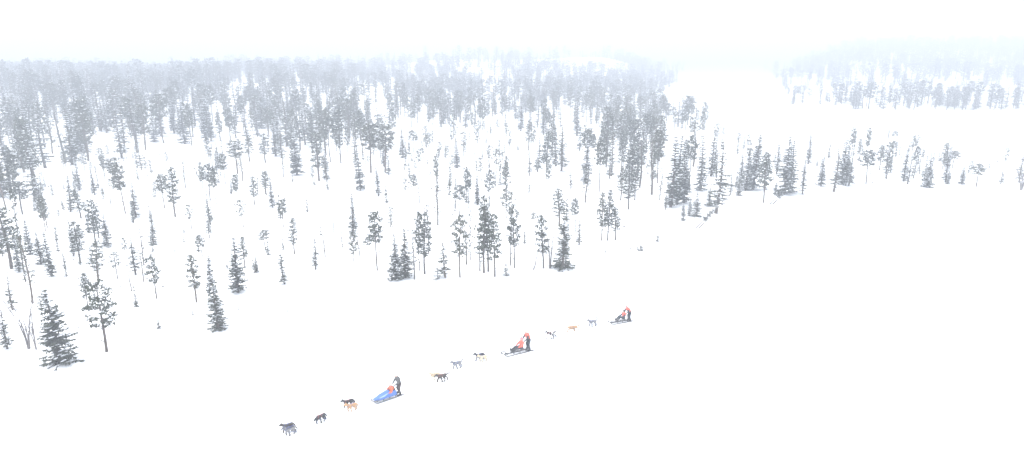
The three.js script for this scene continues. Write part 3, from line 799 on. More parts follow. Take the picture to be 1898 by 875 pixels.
// x, z, height, 1 for a spruce
const WOODS = [-36,-134,5,0,-65,-149,6,0,-223,-346,13,0,-148,-257,10,0,-181,-322,12,0,37,-230,9,0,-29,-263,10,0,35,-252,10,0,-180,-249,10,0,-65,-219,8,0,-169,-290,11,0,64,-133,5,0,29,-267,10,0,5,-174,7,0,-210,-340,13,0,-118,-228,9,0,7,-272,10,0,-181,-290,11,0,-185,-283,11,0,-46,-98,4,0,
-17,-203,8,0,-145,-267,10,0,-16,-282,11,0,-69,-230,9,0,-164,-289,11,0,105,-142,6,0,-78,-317,12,0,-76,-252,9,0,27,-257,10,0,-75,-188,7,0,-69,-227,9,0,-207,-293,11,0,-102,-312,11,0,-4,-283,11,0,-156,-243,9,1,-89,-247,9,0,-90,-226,8,0,-100,-268,10,1,17,-176,7,1,-228,-368,13,1,
-212,-292,11,0,52,-264,10,0,-157,-264,10,1,26,-279,10,0,16,-273,10,1,-227,-347,13,0,-35,-103,4,1,-150,-263,10,0,-3,-243,9,0,-208,-340,12,0,-181,-348,13,0,-57,-275,10,0,-217,-342,12,1,-148,-233,9,0,-73,-215,8,1,-194,-359,13,1,-178,-302,11,0,36,-209,8,0,-29,-272,10,1,-138,-246,9,1,
-129,-247,9,1,-80,-246,9,0,-64,-234,9,0,-70,-191,7,0,-97,-267,10,1,-61,-199,7,1,-87,-228,8,0,50,-219,8,0,-58,-288,10,1,57,-149,6,1,-39,-193,7,0,19,-174,6,0,-38,-201,7,0,-99,-285,10,1,-84,-234,9,1,8,-102,4,1,-225,-343,12,0,-33,-274,10,0,-63,-211,8,1,-6,-130,5,0,
41,-220,8,1,-208,-356,13,0,-99,-335,12,0,-205,-301,11,0,18,-286,10,0,-125,-217,8,1,-148,-336,12,0,-98,-256,9,0,-158,-288,10,1,-145,-260,9,0,-22,-222,8,1,-79,-333,12,1,-193,-294,10,0,-230,-324,11,0,-144,-314,11,0,47,-128,5,1,-9,-285,10,1,-68,-274,10,0,-107,-324,11,0,-45,-293,10,0,
-75,-255,9,1,31,-257,9,1,-118,-225,8,1,-166,-363,13,1,-125,-210,7,1,-213,-363,13,1,-37,-66,3,1,-168,-339,12,1,-137,-243,9,1,14,-316,11,1,-222,-382,13,0,-77,-226,8,1,-37,-282,10,0,48,-226,8,1,-157,-377,13,0,-111,-329,11,1,6,-219,8,1,-43,-267,9,1,-81,-138,5,0,-76,-301,10,0,
40,-241,8,1,-243,-393,13,0,36,-317,11,0,-199,-294,10,1,-25,-140,5,1,21,-320,11,0,51,-250,9,1,-41,-199,7,0,-159,-366,13,1,-107,-295,10,0,-198,-321,11,0,-91,-268,9,0,-164,-375,13,0,-235,-378,13,0,-74,-296,10,0,-95,-338,12,0,-98,-282,10,0,-114,-342,12,1,-79,-147,5,1,-215,-390,13,0,
-39,-85,3,1,-161,-291,10,0,-40,-309,11,1,-266,-381,13,1,-152,-264,9,0,-10,-225,8,0,7,-256,9,0,-2,-264,9,0,32,-288,10,0,-80,-295,10,1,83,-169,6,1,-45,-202,7,1,42,-268,9,1,-17,-287,10,0,49,-190,7,0,-30,-308,11,1,-227,-373,13,0,-3,-169,6,1,36,-284,10,0,-180,-267,9,1,
34,-201,7,1,-150,-219,8,1,-206,-358,12,1,-246,-367,12,1,-247,-389,13,0,-94,-199,7,1,35,-245,8,1,-3,-307,10,1,-256,-369,12,0,-21,-257,9,0,50,-146,5,0,-41,-204,7,1,20,-219,8,1,-30,-84,3,1,64,-261,9,1,-57,-256,9,1,-44,-74,3,0,-72,-232,8,1,6,-314,11,1,-39,-317,11,1,
-170,-402,13,1,-144,-229,8,1,63,-302,10,0,-79,-217,7,0,-74,-117,4,1,-151,-354,12,1,182,-320,11,1,-3,-138,5,0,-209,-312,10,1,-5,-337,11,0,-40,-321,11,0,-176,-360,12,1,167,-323,11,1,-6,-246,8,0,-155,-229,8,1,31,-342,11,1,-82,-315,10,0,-111,-205,7,1,-92,-295,10,1,3,-336,11,0,
63,-276,9,1,56,-141,5,1,10,-324,11,1,161,-320,11,0,28,-196,7,1,53,-253,9,0,209,-319,11,0,-223,-311,10,0,-37,-199,7,0,-46,-145,5,1,-88,-337,11,1,-27,-240,8,0,-117,-332,11,1,-239,-400,13,1,-151,-267,9,1,-77,-122,4,0,-162,-284,9,1,-49,-209,7,0,-189,-357,12,1,190,-330,11,0,
-32,-323,11,1,57,-287,10,1,213,-309,10,1,-17,-238,8,0,159,-318,11,0,-40,-291,10,1,54,-186,6,0,196,-309,10,0,-105,-260,9,0,-21,-116,4,1,-112,-282,9,0,28,-341,11,0,-211,-397,13,1,-78,-312,10,1,-41,-313,10,0,-55,-323,11,1,193,-315,10,1,16,-279,9,0,-48,-83,3,0,-194,-390,13,1,
-24,-256,9,1,-15,-158,5,1,-39,-98,4,0,-172,-239,8,1,-157,-287,9,0,-126,-277,9,1,-11,-166,6,0,-149,-304,10,0,-184,-344,11,1,-50,-281,9,0,-111,-360,12,1,-186,-404,13,0,239,-328,11,1,-18,-237,8,0,-5,-150,5,0,-69,-295,10,0,-219,-385,12,0,-113,-210,7,1,-19,-142,5,0,231,-327,11,1,
-144,-361,12,1,-180,-382,12,0,-85,-213,7,0,-185,-411,13,1,12,-348,11,0,-145,-283,9,0,17,-285,9,0,19,-187,6,0,-208,-366,12,0,39,-313,10,1,-90,-362,12,0,-202,-310,10,1,-226,-392,13,1,-52,-198,7,0,-168,-365,12,0,-165,-287,9,1,0,-311,10,1,-67,-196,7,0,84,-141,5,1,-49,-199,7,0,
-141,-331,11,0,-186,-293,9,1,-300,-421,13,0,-121,-362,12,1,-69,-120,4,0,-38,-252,8,0,3,-263,9,1,-48,-298,10,1,26,-319,10,0,-37,-249,8,0,-166,-318,10,0,197,-316,10,0,-67,-162,5,1,-64,-238,8,1,-81,-257,8,1,-21,-170,6,0,-96,-239,8,0,-112,-252,8,1,-75,-258,8,0,-166,-270,9,0,
158,-320,10,0,-123,-374,12,1,-132,-296,9,1,-182,-319,10,1,-134,-248,8,0,185,-333,11,1,-128,-258,8,1,-11,-280,9,1,-74,-222,7,1,-168,-405,13,0,-246,-417,13,0,-112,-335,11,1,-7,-113,4,1,43,-249,8,1,-308,-424,13,0,-41,-289,9,1,-94,-327,10,0,198,-310,10,0,54,-155,5,1,-99,-216,7,1,
-25,-244,8,0,186,-312,10,0,42,-233,8,1,-32,-223,7,0,196,-326,10,1,199,-318,10,1,-167,-305,10,0,-118,-339,11,0,-264,-395,12,0,-228,-370,12,0,-25,-265,9,1,-143,-349,11,0,177,-319,10,1,45,-309,10,1,-72,-227,7,1,11,-211,7,0,-114,-377,12,1,-141,-321,10,1,-182,-377,12,1,-199,-428,13,1,
-94,-384,12,0,154,-319,10,1,-35,-252,8,1,-156,-321,10,1,-211,-369,12,1,-61,-90,3,1,21,-363,11,0,-1,-186,6,1,-257,-396,12,1,-177,-395,12,0,-50,-247,8,1,-91,-255,8,1,-167,-409,13,1,-63,-351,11,0,-234,-413,13,0,-100,-366,11,0,220,-317,10,1,-227,-387,12,1,44,-215,7,0,-171,-358,11,1,
-87,-277,9,0,-87,-287,9,0,-211,-302,9,1,-38,-258,8,0,-107,-354,11,1,-117,-369,11,0,-14,-340,11,0,-298,-417,13,0,-304,-421,13,1,-160,-315,10,0,-28,-246,8,1,-13,-283,9,1,-81,-236,7,1,-175,-304,9,0,2,-234,7,0,-15,-249,8,1,-95,-388,12,0,-225,-438,13,0,51,-320,10,0,-238,-411,13,0,
-153,-335,10,1,-233,-372,11,1,-143,-377,12,0,-32,-308,10,0,-144,-234,7,1,220,-327,10,0,-26,-350,11,0,7,-342,11,0,-276,-408,12,0,80,-146,5,1,-234,-432,13,0,25,-192,6,0,-156,-274,8,1,-136,-313,10,0,-172,-337,10,1,-134,-370,11,0,-85,-225,7,0,-131,-275,9,1,62,-154,5,1,-243,-373,11,0,
35,-303,9,1,-224,-407,12,0,-20,-229,7,1,-224,-360,11,1,-268,-372,11,1,-237,-385,12,1,-100,-213,7,1,-94,-301,9,0,38,-307,9,0,-216,-416,13,1,-15,-191,6,0,-230,-388,12,0,-94,-393,12,0,5,-132,4,0,-221,-366,11,1,-129,-294,9,1,-16,-245,8,0,-107,-244,8,0,-243,-362,11,0,-201,-355,11,1,
159,-347,11,1,183,-332,10,0,-137,-390,12,1,-218,-358,11,1,214,-314,10,0,15,-328,10,0,-41,-255,8,1,197,-329,10,0,70,-146,5,1,228,-311,10,1,-151,-432,13,0,37,-197,6,0,-11,-159,5,0,-147,-355,11,1,-85,-302,9,1,-126,-290,9,1,42,-376,11,1,-124,-369,11,0,-161,-281,9,1,-292,-438,13,0,
-226,-432,13,0,-216,-403,12,0,-236,-396,12,0,-24,-361,11,1,-294,-435,13,1,-86,-398,12,0,210,-329,10,1,-224,-394,12,0,-191,-442,13,1,-85,-339,10,0,-11,-127,4,1,-272,-439,13,0,-125,-394,12,0,-312,-436,13,1,193,-342,10,0,197,-331,10,0,-31,-139,4,0,-18,-99,3,0,-52,-324,10,0,-93,-316,9,0,
-249,-407,12,1,-155,-240,7,0,-29,-255,8,0,204,-327,10,1,17,-303,9,0,-238,-442,13,0,-109,-410,12,0,-214,-385,11,1,37,-293,9,0,-158,-391,12,0,-78,-246,7,1,-222,-343,10,1,-136,-369,11,1,-230,-372,11,1,-226,-370,11,1,-210,-390,12,1,209,-310,9,0,-29,-86,3,1,-243,-343,10,1,-182,-294,9,1,
-180,-328,10,1,-153,-352,10,0,169,-313,9,0,-222,-379,11,0,-298,-437,13,0,-207,-377,11,1,-121,-372,11,1,-196,-328,10,0,-266,-453,13,0,-20,-174,5,0,-149,-377,11,0,-197,-368,11,1,-220,-394,12,0,-271,-416,12,0,-138,-240,7,1,-205,-400,12,0,16,-229,7,1,-35,-367,11,0,156,-337,10,0,-307,-440,13,1,
-142,-361,11,0,245,-471,14,0,-121,-222,7,1,229,-323,10,1,-134,-368,11,0,-248,-393,11,1,-250,-456,13,0,159,-333,10,1,52,-326,10,1,238,-336,10,1,-206,-426,12,0,-57,-85,3,1,-26,-326,10,1,162,-325,10,0,-142,-307,9,0,-272,-421,12,0,-234,-327,10,0,-29,-155,5,0,-158,-304,9,0,-27,-231,7,1,
8,-316,9,1,-219,-445,13,0,-217,-316,9,0,-229,-332,10,0,171,-317,9,1,-152,-302,9,0,19,-302,9,1,-60,-95,3,1,60,-333,10,1,-92,-360,10,1,52,-144,4,1,-34,-127,4,1,-136,-235,7,1,-252,-451,13,0,-208,-417,12,1,-152,-312,9,1,-166,-438,13,0,-3,-323,9,1,-80,-220,7,1,-30,-251,7,1,
-38,-131,4,0,223,-317,9,0,-130,-220,7,1,-239,-332,10,1,-148,-358,10,0,-68,-358,10,0,1,-257,8,1,-99,-245,7,1,-106,-398,11,0,-216,-383,11,0,231,-317,9,0,-178,-390,11,0,-68,-104,3,0,13,-315,9,1,-120,-299,9,0,-75,-271,8,1,-206,-313,9,1,-74,-299,9,1,-139,-277,8,1,42,-343,10,0,
209,-322,9,0,-232,-329,9,1,-155,-311,9,1,-42,-223,7,1,-303,-423,12,1,-151,-337,10,1,-141,-422,12,0,-192,-384,11,0,219,-319,9,0,105,-149,5,0,35,-241,7,0,-269,-422,12,0,7,-388,11,0,-282,-451,13,0,-24,-276,8,1,30,-287,8,0,-34,-305,9,0,-304,-452,13,0,66,-356,10,1,-2,-126,4,1,
244,-336,10,1,-15,-308,9,0,-46,-371,11,1,-215,-396,11,1,-7,-295,9,1,-136,-334,10,0,-21,-312,9,1,-158,-240,7,1,244,-457,13,0,-109,-451,13,1,-299,-471,13,1,-160,-354,10,0,-201,-332,9,1,-60,-385,11,0,-20,-347,10,0,-283,-399,11,1,-172,-385,11,1,188,-339,10,1,-70,-306,9,0,-142,-309,9,0,
286,-488,14,0,168,-346,10,0,28,-226,7,0,-226,-427,12,1,-141,-342,10,0,-49,-307,9,0,175,-310,9,0,-135,-425,12,0,-104,-386,11,1,-55,-374,11,1,-224,-449,13,0,45,-381,11,0,-212,-394,11,1,185,-329,9,0,-162,-447,13,1,-135,-383,11,0,-145,-352,10,0,205,-343,10,1,-95,-229,7,1,201,-317,9,0,
-212,-445,13,1,-40,-332,9,1,30,-314,9,0,175,-331,9,1,-36,-256,7,1,-286,-418,12,1,-161,-407,11,1,-38,-226,7,0,-183,-444,12,1,-33,-236,7,0,97,-169,5,0,-9,-179,5,0,-284,-472,13,1,-118,-283,8,1,47,-336,10,0,60,-360,10,1,-224,-444,12,1,-331,-464,13,0,-211,-356,10,0,-8,-242,7,0,
13,-354,10,1,-333,-463,13,1,-196,-460,13,1,-297,-478,13,1,-295,-408,11,1,40,-331,9,1,-93,-273,8,0,-34,-355,10,1,-131,-441,12,0,-103,-418,12,1,55,-248,7,0,219,-340,10,0,-111,-352,10,0,-212,-475,13,1,-249,-450,13,1,-13,-122,4,1,-93,-286,8,0,-96,-364,10,1,22,-251,7,1,-18,-119,4,0,
-21,-361,10,0,-41,-311,9,1,-148,-347,10,0,232,-463,13,1,28,-396,11,0,208,-327,9,1,-64,-149,4,0,44,-229,7,0,-11,-355,10,1,-175,-273,8,1,-37,-325,9,1,34,-328,9,0,-145,-366,10,1,-197,-299,8,1,-206,-351,10,0,342,-487,13,1,40,-227,6,1,-1,-305,9,1,-83,-141,4,0,-89,-374,10,1,
-161,-328,9,1,-321,-447,12,1,-82,-269,8,0,-290,-408,11,1,-92,-328,9,0,-43,-121,4,0,260,-482,13,1,32,-284,8,0,-198,-305,8,1,24,-325,9,1,49,-262,7,0,-178,-399,11,1,-86,-311,9,0,29,-372,10,1,-34,-316,9,0,42,-130,4,1,-201,-415,11,1,-238,-347,10,1,-253,-381,10,1,19,-390,11,0,
-31,-377,10,0,28,-236,7,1,-183,-459,13,1,-29,-295,8,0,197,-344,10,0,-296,-462,13,0,-213,-379,10,0,-12,-216,6,0,-194,-473,13,0,-246,-482,13,0,-111,-262,7,1,-270,-482,13,0,-141,-311,9,1,-47,-377,10,1,28,-379,10,1,-52,-299,8,0,-29,-260,7,1,-289,-447,12,0,-37,-374,10,0,228,-315,9,1,
-168,-249,7,0,-40,-399,11,1,345,-487,13,1,-321,-484,13,0,67,-372,10,1,-261,-457,12,1,-201,-341,9,0,-53,-306,8,1,-76,-398,11,1,-37,-352,10,0,-51,-79,2,1,33,-401,11,0,-86,-242,7,0,-97,-468,13,1,-19,-160,5,0,-178,-463,13,1,36,-392,11,1,-176,-450,12,0,-178,-275,8,1,-85,-385,10,0,
-101,-355,10,0,13,-346,9,1,8,-321,9,0,-147,-273,8,1,235,-326,9,1,-218,-370,10,0,-243,-497,13,0,-174,-430,12,1,-229,-412,11,0,-39,-366,10,1,-58,-383,10,1,-23,-350,10,1,-222,-408,11,0,-279,-464,13,1,-89,-145,4,0,-213,-360,10,1,2,-395,11,1,241,-503,14,1,-215,-455,12,0,-43,-96,3,0,
-13,-233,6,1,-313,-464,13,0,191,-320,9,0,-315,-438,12,0,66,-390,11,1,73,-394,11,1,69,-385,10,0,75,-389,11,1,54,-375,10,0,-28,-266,7,0,-84,-318,9,1,-285,-457,12,1,-244,-396,11,1,-45,-63,2,0,-12,-268,7,1,-200,-347,9,1,-11,-290,8,0,-5,-401,11,0,-194,-304,8,0,-65,-304,8,0,
221,-311,9,1,-153,-319,9,1,-21,-166,5,1,-36,-347,9,0,-132,-395,11,1,-143,-371,10,0,-138,-474,13,0,5,-318,9,1,189,-310,8,0,-287,-470,13,1,-217,-469,13,1,-23,-399,11,1,-110,-459,12,1,-322,-482,13,1,55,-250,7,0,-52,-377,10,0,-278,-485,13,0,11,-396,11,1,213,-500,13,1,-230,-346,9,0,
21,-379,10,0,46,-316,9,0,-221,-313,8,1,-115,-294,8,1,-192,-335,9,0,-330,-462,12,0,-170,-446,12,0,-175,-371,10,0,-195,-338,9,1,-23,-193,5,1,-207,-330,9,0,77,-143,4,0,-293,-448,12,1,-268,-484,13,1,170,-333,9,1,-90,-261,7,1,32,-271,7,1,182,-335,9,0,-217,-353,9,0,-225,-316,8,0,
-21,-338,9,1,282,-527,14,1,-142,-359,10,0,44,-430,11,0,335,-479,13,0,24,-375,10,0,-100,-302,8,1,43,-381,10,0,-252,-371,10,0,-80,-402,11,1,-159,-433,11,1,67,-346,9,0,-239,-398,11,1,-229,-503,13,0,-25,-226,6,0,189,-318,9,0,-146,-453,12,1,-51,-363,10,1,-121,-374,10,0,-196,-449,12,0,
-341,-471,12,0,51,-389,10,0,-23,-148,4,1,-284,-477,13,1,37,-279,8,1,75,-165,5,1,-189,-327,9,1,-149,-439,12,0,159,-340,9,1,-178,-313,8,1,-288,-461,12,1,18,-367,10,1,178,-323,9,0,-167,-299,8,0,64,-298,8,1,101,-160,4,1,-221,-354,9,1,-239,-360,9,0,-167,-388,10,1,-222,-456,12,0,
-109,-384,10,1,-247,-378,10,0,19,-359,10,0,220,-484,13,1,-281,-470,12,1,-285,-408,11,1,-49,-348,9,1,-20,-137,4,1,-164,-357,9,1,-213,-365,10,0,156,-346,9,0,58,-174,5,0,321,-485,13,1,72,-399,11,1,200,-333,9,1,-65,-253,7,1,56,-232,6,1,1,-343,9,0,-46,-75,2,1,-250,-426,11,0,
-59,-113,3,0,-283,-432,11,0,-93,-144,4,0,35,-368,10,0,29,-425,11,1,-300,-497,13,0,-74,-140,4,0,-41,-324,9,1,-109,-462,12,1,330,-518,13,0,196,-335,9,0,20,-394,10,0,-137,-485,13,1,-89,-151,4,0,-24,-246,7,0,52,-399,10,0,-133,-382,10,1,-196,-376,10,0,-289,-479,12,1,-94,-147,4,0,
-305,-468,12,0,-178,-305,8,0,-31,-375,10,0,316,-539,14,0,-61,-147,4,1,-98,-311,8,0,-138,-468,12,0,-93,-409,11,1,-160,-487,13,1,207,-316,8,1,-66,-112,3,0,-228,-454,12,0,54,-369,10,1,212,-333,9,1,-254,-443,12,0,-144,-443,11,1,-158,-316,8,1,-210,-362,9,0,55,-172,5,1,-51,-498,13,0,
-77,-134,4,1,-237,-370,10,0,-174,-352,9,1,-23,-303,8,0,16,-351,9,1,-220,-507,13,0,-141,-386,10,0,-197,-336,9,1,-275,-420,11,0,-220,-504,13,1,-154,-331,9,1,-106,-357,9,1,-303,-480,12,0,-99,-479,12,0,-140,-392,10,1,-116,-336,9,0,-240,-503,13,0,21,-238,6,0,-171,-436,11,0,33,-398,10,0,
-145,-292,8,0,32,-372,10,0,-277,-423,11,0,158,-342,9,1,-24,-160,4,1,321,-505,13,1,-45,-390,10,1,-233,-363,9,1,-78,-327,8,1,206,-331,9,1,-160,-300,8,1,73,-439,11,0,218,-488,13,1,203,-330,9,0,-254,-507,13,1,-50,-81,2,1,58,-268,7,1,31,-276,7,1,-257,-439,11,1,43,-144,4,1,
-74,-311,8,0,-33,-154,4,1,-324,-457,12,1,-102,-399,10,0,-151,-448,11,0,-225,-460,12,0,325,-526,13,0,33,-250,7,1,-144,-302,8,0,-91,-412,11,0,-355,-491,13,1,332,-502,13,1,39,-348,9,1,-7,-288,8,1,57,-150,4,0,-207,-447,11,1,-234,-506,13,0,-276,-438,11,1,-29,-76,2,0,-298,-481,12,1,
-267,-457,12,1,57,-379,10,0,-157,-280,7,0,-176,-433,11,1,-316,-464,12,0,-166,-311,8,1,164,-341,9,0,-305,-471,12,1,-108,-281,7,1,-294,-515,13,1,68,-411,11,0,-45,-296,8,0,-39,-336,9,0,-96,-408,10,1,-305,-454,12,1,-160,-267,7,1,-90,-486,12,1,-37,-315,8,0,-33,-424,11,1,-290,-475,12,0,
-191,-467,12,0,-173,-268,7,0,-195,-396,10,1,43,-444,11,1,-190,-339,9,1,-74,-487,12,0,-65,-511,13,0,48,-427,11,1,-253,-454,11,1,-60,-142,4,1,230,-515,13,0,-104,-391,10,1,-286,-503,13,1,-159,-454,11,1,-109,-341,9,0,-200,-408,10,1,-165,-327,8,1,-76,-392,10,1,-25,-259,7,0,-205,-406,10,1,
-74,-307,8,0,-247,-450,11,1,287,-516,13,0,-186,-329,8,1,64,-143,4,1,179,-339,9,1,-363,-510,13,0,240,-335,9,0,-47,-406,10,0,-342,-500,13,0,-63,-299,8,0,-90,-311,8,0,-236,-447,11,1,-233,-500,13,1,5,-339,9,1,-213,-418,11,1,65,-332,8,0,-232,-490,12,0,-291,-464,12,1,-200,-363,9,1,
-97,-397,10,0,-76,-413,10,0,-133,-497,12,1,217,-325,8,1,-171,-396,10,1,205,-322,8,0,3,-252,6,1,-52,-360,9,1,-26,-360,9,0,-132,-454,11,0,-45,-499,12,0,-186,-445,11,1,-229,-430,11,1,-100,-456,11,0,-268,-447,11,0,64,-241,6,0,-33,-419,11,0,162,-337,9,1,-310,-439,11,1,-95,-425,11,0,
-17,-199,5,1,-201,-468,12,0,-38,-375,9,0,-113,-345,9,1,-359,-508,13,1,12,-500,12,0,-186,-441,11,1,-105,-319,8,1,-74,-143,4,1,-201,-435,11,0,38,-257,7,0,8,-447,11,0,-233,-360,9,1,-59,-308,8,1,-31,-354,9,0,341,-559,14,0,81,-417,10,0,245,-545,14,1,365,-537,13,1,199,-321,8,1,
-95,-396,10,0,-96,-507,13,0,-304,-466,12,1,-17,-93,3,0,-62,-287,7,0,1,-267,7,0,375,-533,13,0,5,-335,8,1,-229,-353,9,0,-88,-342,9,0,-16,-364,9,0,261,-489,12,0,-8,-337,8,0,-236,-325,8,0,-296,-492,12,1,-295,-431,11,1,-86,-520,13,1,-156,-372,9,1,-137,-302,8,1,-190,-462,11,1,
-27,-358,9,0,-104,-383,9,0,69,-457,11,1,236,-472,12,1,51,-315,8,0,346,-568,14,0,-55,-103,3,1,162,-332,8,1,4,-427,11,0,307,-489,12,0,-170,-364,9,1,-64,-264,7,0,163,-356,9,1,-88,-352,9,0,-278,-432,11,1,-4,-173,4,1,-139,-501,12,1,61,-173,4,1,-14,-154,4,0,-24,-426,10,0,
27,-239,6,1,338,-556,14,0,24,-516,13,0,-101,-487,12,1,-270,-463,11,1,196,-320,8,1,-41,-365,9,0,-111,-292,7,0,72,-152,4,1,-219,-361,9,0,-200,-464,11,0,323,-514,13,0,224,-315,8,0,-180,-469,11,1,248,-564,14,1,-256,-482,12,0,254,-575,14,0,-111,-390,10,1,-153,-434,11,1,327,-485,12,0,
-162,-325,8,1,-180,-359,9,0,222,-472,11,1,97,-468,11,1,-219,-478,12,0,-232,-407,10,0,89,-163,4,1,-39,-351,9,0,-114,-373,9,0,-59,-130,3,1,-304,-449,11,1,-235,-515,12,0,-311,-531,13,0,-281,-389,9,0,-83,-531,13,0,51,-416,10,0,-226,-351,9,0,383,-581,14,1,-93,-451,11,1,-207,-333,8,1,
213,-549,13,0,25,-369,9,0,-73,-335,8,1,-45,-333,8,0,66,-334,8,0,33,-375,9,1,-287,-452,11,1,-190,-410,10,1,3,-114,3,0,59,-378,9,0,-228,-400,10,1,-295,-441,11,0,36,-315,8,1,-88,-371,9,1,-175,-488,12,0,211,-332,8,0,53,-464,11,0,334,-550,13,0,16,-359,9,1,-81,-367,9,1,
-209,-487,12,1,-341,-530,13,0,-146,-363,9,0,-159,-374,9,1,-217,-399,10,0,34,-268,7,0,-105,-434,10,1,264,-531,13,0,-203,-453,11,0,157,-322,8,1,-115,-449,11,0,155,-322,8,0,-219,-387,9,0,28,-275,7,1,204,-314,8,1,-1,-135,3,0,201,-327,8,0,-185,-354,9,1,-266,-369,9,0,-83,-456,11,0,
33,-315,8,1,-14,-317,8,0,201,-310,8,1,-75,-533,13,1,-199,-328,8,0,-176,-291,7,0,287,-510,12,1,-256,-384,9,1,-231,-415,10,0,-76,-115,3,0,-159,-470,11,0,-12,-249,6,0,-119,-456,11,1,54,-136,3,1,-277,-509,12,0,-2,-192,5,0,-335,-479,11,0,-172,-372,9,0,32,-547,13,0,14,-386,9,1,
-272,-392,9,1,-257,-465,11,1,-83,-487,12,1,-50,-74,2,1,-328,-468,11,0,4,-441,11,1,-232,-428,10,0,-138,-448,11,1,-279,-498,12,0,-47,-509,12,1,44,-335,8,1,42,-423,10,0,16,-464,11,1,-26,-92,2,1,-21,-379,9,0,-190,-538,13,0,7,-334,8,0,-245,-516,12,0,-26,-402,10,0,-31,-457,11,1,
175,-313,8,0,-303,-520,12,1,29,-367,9,0,-263,-540,13,0,-73,-282,7,1,2,-408,10,1,-336,-476,11,1,-168,-539,13,0,-40,-248,6,1,198,-313,8,1,-319,-486,11,0,-104,-542,13,0,17,-472,11,1,-179,-483,11,0,-170,-487,11,0,-67,-540,13,0,-258,-389,9,1,-111,-454,11,0,-291,-515,12,1,409,-583,14,1,
-118,-415,10,0,-90,-156,4,0,10,-452,11,0,-223,-353,8,0,-227,-378,9,0,-4,-430,10,1,-31,-439,10,0,-56,-102,3,1,-26,-144,4,0,-267,-461,11,1,-10,-112,3,0,-103,-458,11,0,-173,-318,8,1,-174,-392,9,0,-37,-466,11,1,-61,-509,12,0,-65,-373,9,1,-253,-412,10,1,165,-316,8,1,-39,-392,9,0,
-168,-531,12,1,-296,-469,11,1,-99,-344,8,0,71,-415,10,0,193,-310,7,0,1,-551,13,1,-294,-461,11,0,52,-256,6,0,-237,-389,9,1,275,-486,11,0,233,-318,8,0,-17,-160,4,0,-261,-450,11,0,-68,-134,3,1,366,-546,13,0,-41,-544,13,0,-284,-467,11,1,54,-350,8,0,-30,-151,4,0,164,-346,8,1,
34,-255,6,1,-124,-512,12,0,-217,-440,10,0,-290,-472,11,0,-123,-488,11,0,-253,-490,11,1,207,-545,13,1,-141,-345,8,1,343,-582,13,0,49,-252,6,0,-241,-450,11,1,-237,-507,12,0,-63,-462,11,1,-129,-480,11,1,-256,-421,10,1,192,-324,8,1,-273,-463,11,1,-315,-457,11,1,-223,-308,7,0,-27,-78,2,0,
326,-488,11,0,-292,-529,12,0,362,-570,13,1,354,-490,11,1,-242,-478,11,0,-124,-396,9,1,-49,-411,10,1,-209,-535,12,1,-236,-469,11,0,39,-405,9,1,-73,-363,8,1,-253,-511,12,0,30,-484,11,1,-45,-325,8,1,20,-335,8,1,58,-352,8,1,-240,-490,11,0,-377,-536,12,0,-274,-453,11,1,-31,-317,7,0,
199,-342,8,0,210,-506,12,0,86,-162,4,1,-144,-540,12,0,-169,-356,8,1,-51,-368,9,0,310,-522,12,1,-39,-343,8,1,401,-574,13,1,-303,-509,12,0,-262,-536,12,1,307,-593,14,1,-205,-337,8,1,-257,-475,11,1,-201,-430,10,0,-63,-504,12,1,176,-316,7,1,228,-355,8,0,53,-477,11,1,382,-533,12,0,
-298,-502,12,0,-43,-270,6,1,-287,-510,12,1,250,-535,12,0,-9,-317,7,0,-102,-566,13,1,205,-334,8,0,382,-567,13,0,-247,-476,11,1,-173,-478,11,0,28,-290,7,1,51,-279,7,0,-62,-485,11,1,-24,-458,11,1,-49,-549,13,0,-291,-545,12,0,69,-365,8,0,-98,-461,11,0,21,-403,9,0,29,-436,10,1,
-30,-427,10,0,-86,-334,8,0,-231,-463,11,1,-109,-527,12,1,-51,-405,9,0,-147,-297,7,1,67,-494,11,0,-214,-571,13,0,-213,-509,12,1,-194,-428,10,1,72,-493,11,0,19,-499,11,0,-283,-522,12,0,-387,-547,12,1,-132,-551,13,0,-94,-298,7,1,-188,-428,10,1,18,-265,6,1,-31,-469,11,0,-236,-335,8,0,
25,-470,11,1,-207,-492,11,1,51,-421,10,1,-209,-307,7,1,-90,-481,11,1,54,-180,4,1,-100,-488,11,1,-311,-450,10,1,357,-490,11,1,18,-494,11,0,-230,-502,11,0,-50,-521,12,1,-228,-436,10,0,-23,-432,10,1,-73,-135,3,1,-94,-458,10,0,221,-474,11,1,-65,-559,13,0,-216,-452,10,0,51,-337,8,1,
366,-541,12,1,45,-324,7,0,256,-555,13,1,324,-535,12,1,28,-388,9,1,-302,-429,10,1,-240,-441,10,0,40,-336,8,0,-107,-284,7,1,60,-434,10,1,-227,-429,10,0,24,-465,11,1,-32,-503,11,0,-189,-485,11,0,-250,-513,12,0,241,-331,8,0,28,-565,13,0,-172,-425,10,0,281,-515,12,1,-384,-541,12,0,
-24,-164,4,1,-34,-451,10,0,49,-457,10,1,-377,-544,12,0,-153,-286,7,1,-57,-506,11,0,-18,-325,7,1,-201,-420,9,0,9,-377,9,0,-231,-375,8,1,-21,-462,10,1,209,-308,7,0,-188,-300,7,1,283,-388,9,0,-291,-483,11,0,-250,-501,11,1,-226,-398,9,0,-255,-512,12,0,-118,-522,12,0,-32,-162,4,0,
-63,-413,9,0,277,-611,14,1,-28,-348,8,0,-204,-515,12,1,-223,-363,8,0,-65,-506,11,1,-183,-541,12,1,-61,-460,10,1,-151,-517,12,0,-88,-390,9,0,-32,-108,3,1,-96,-351,8,1,28,-355,8,0,-33,-79,2,1,-207,-454,10,0,347,-587,13,1,-1,-399,9,0,-94,-400,9,0,-138,-329,7,1,-370,-572,13,1,
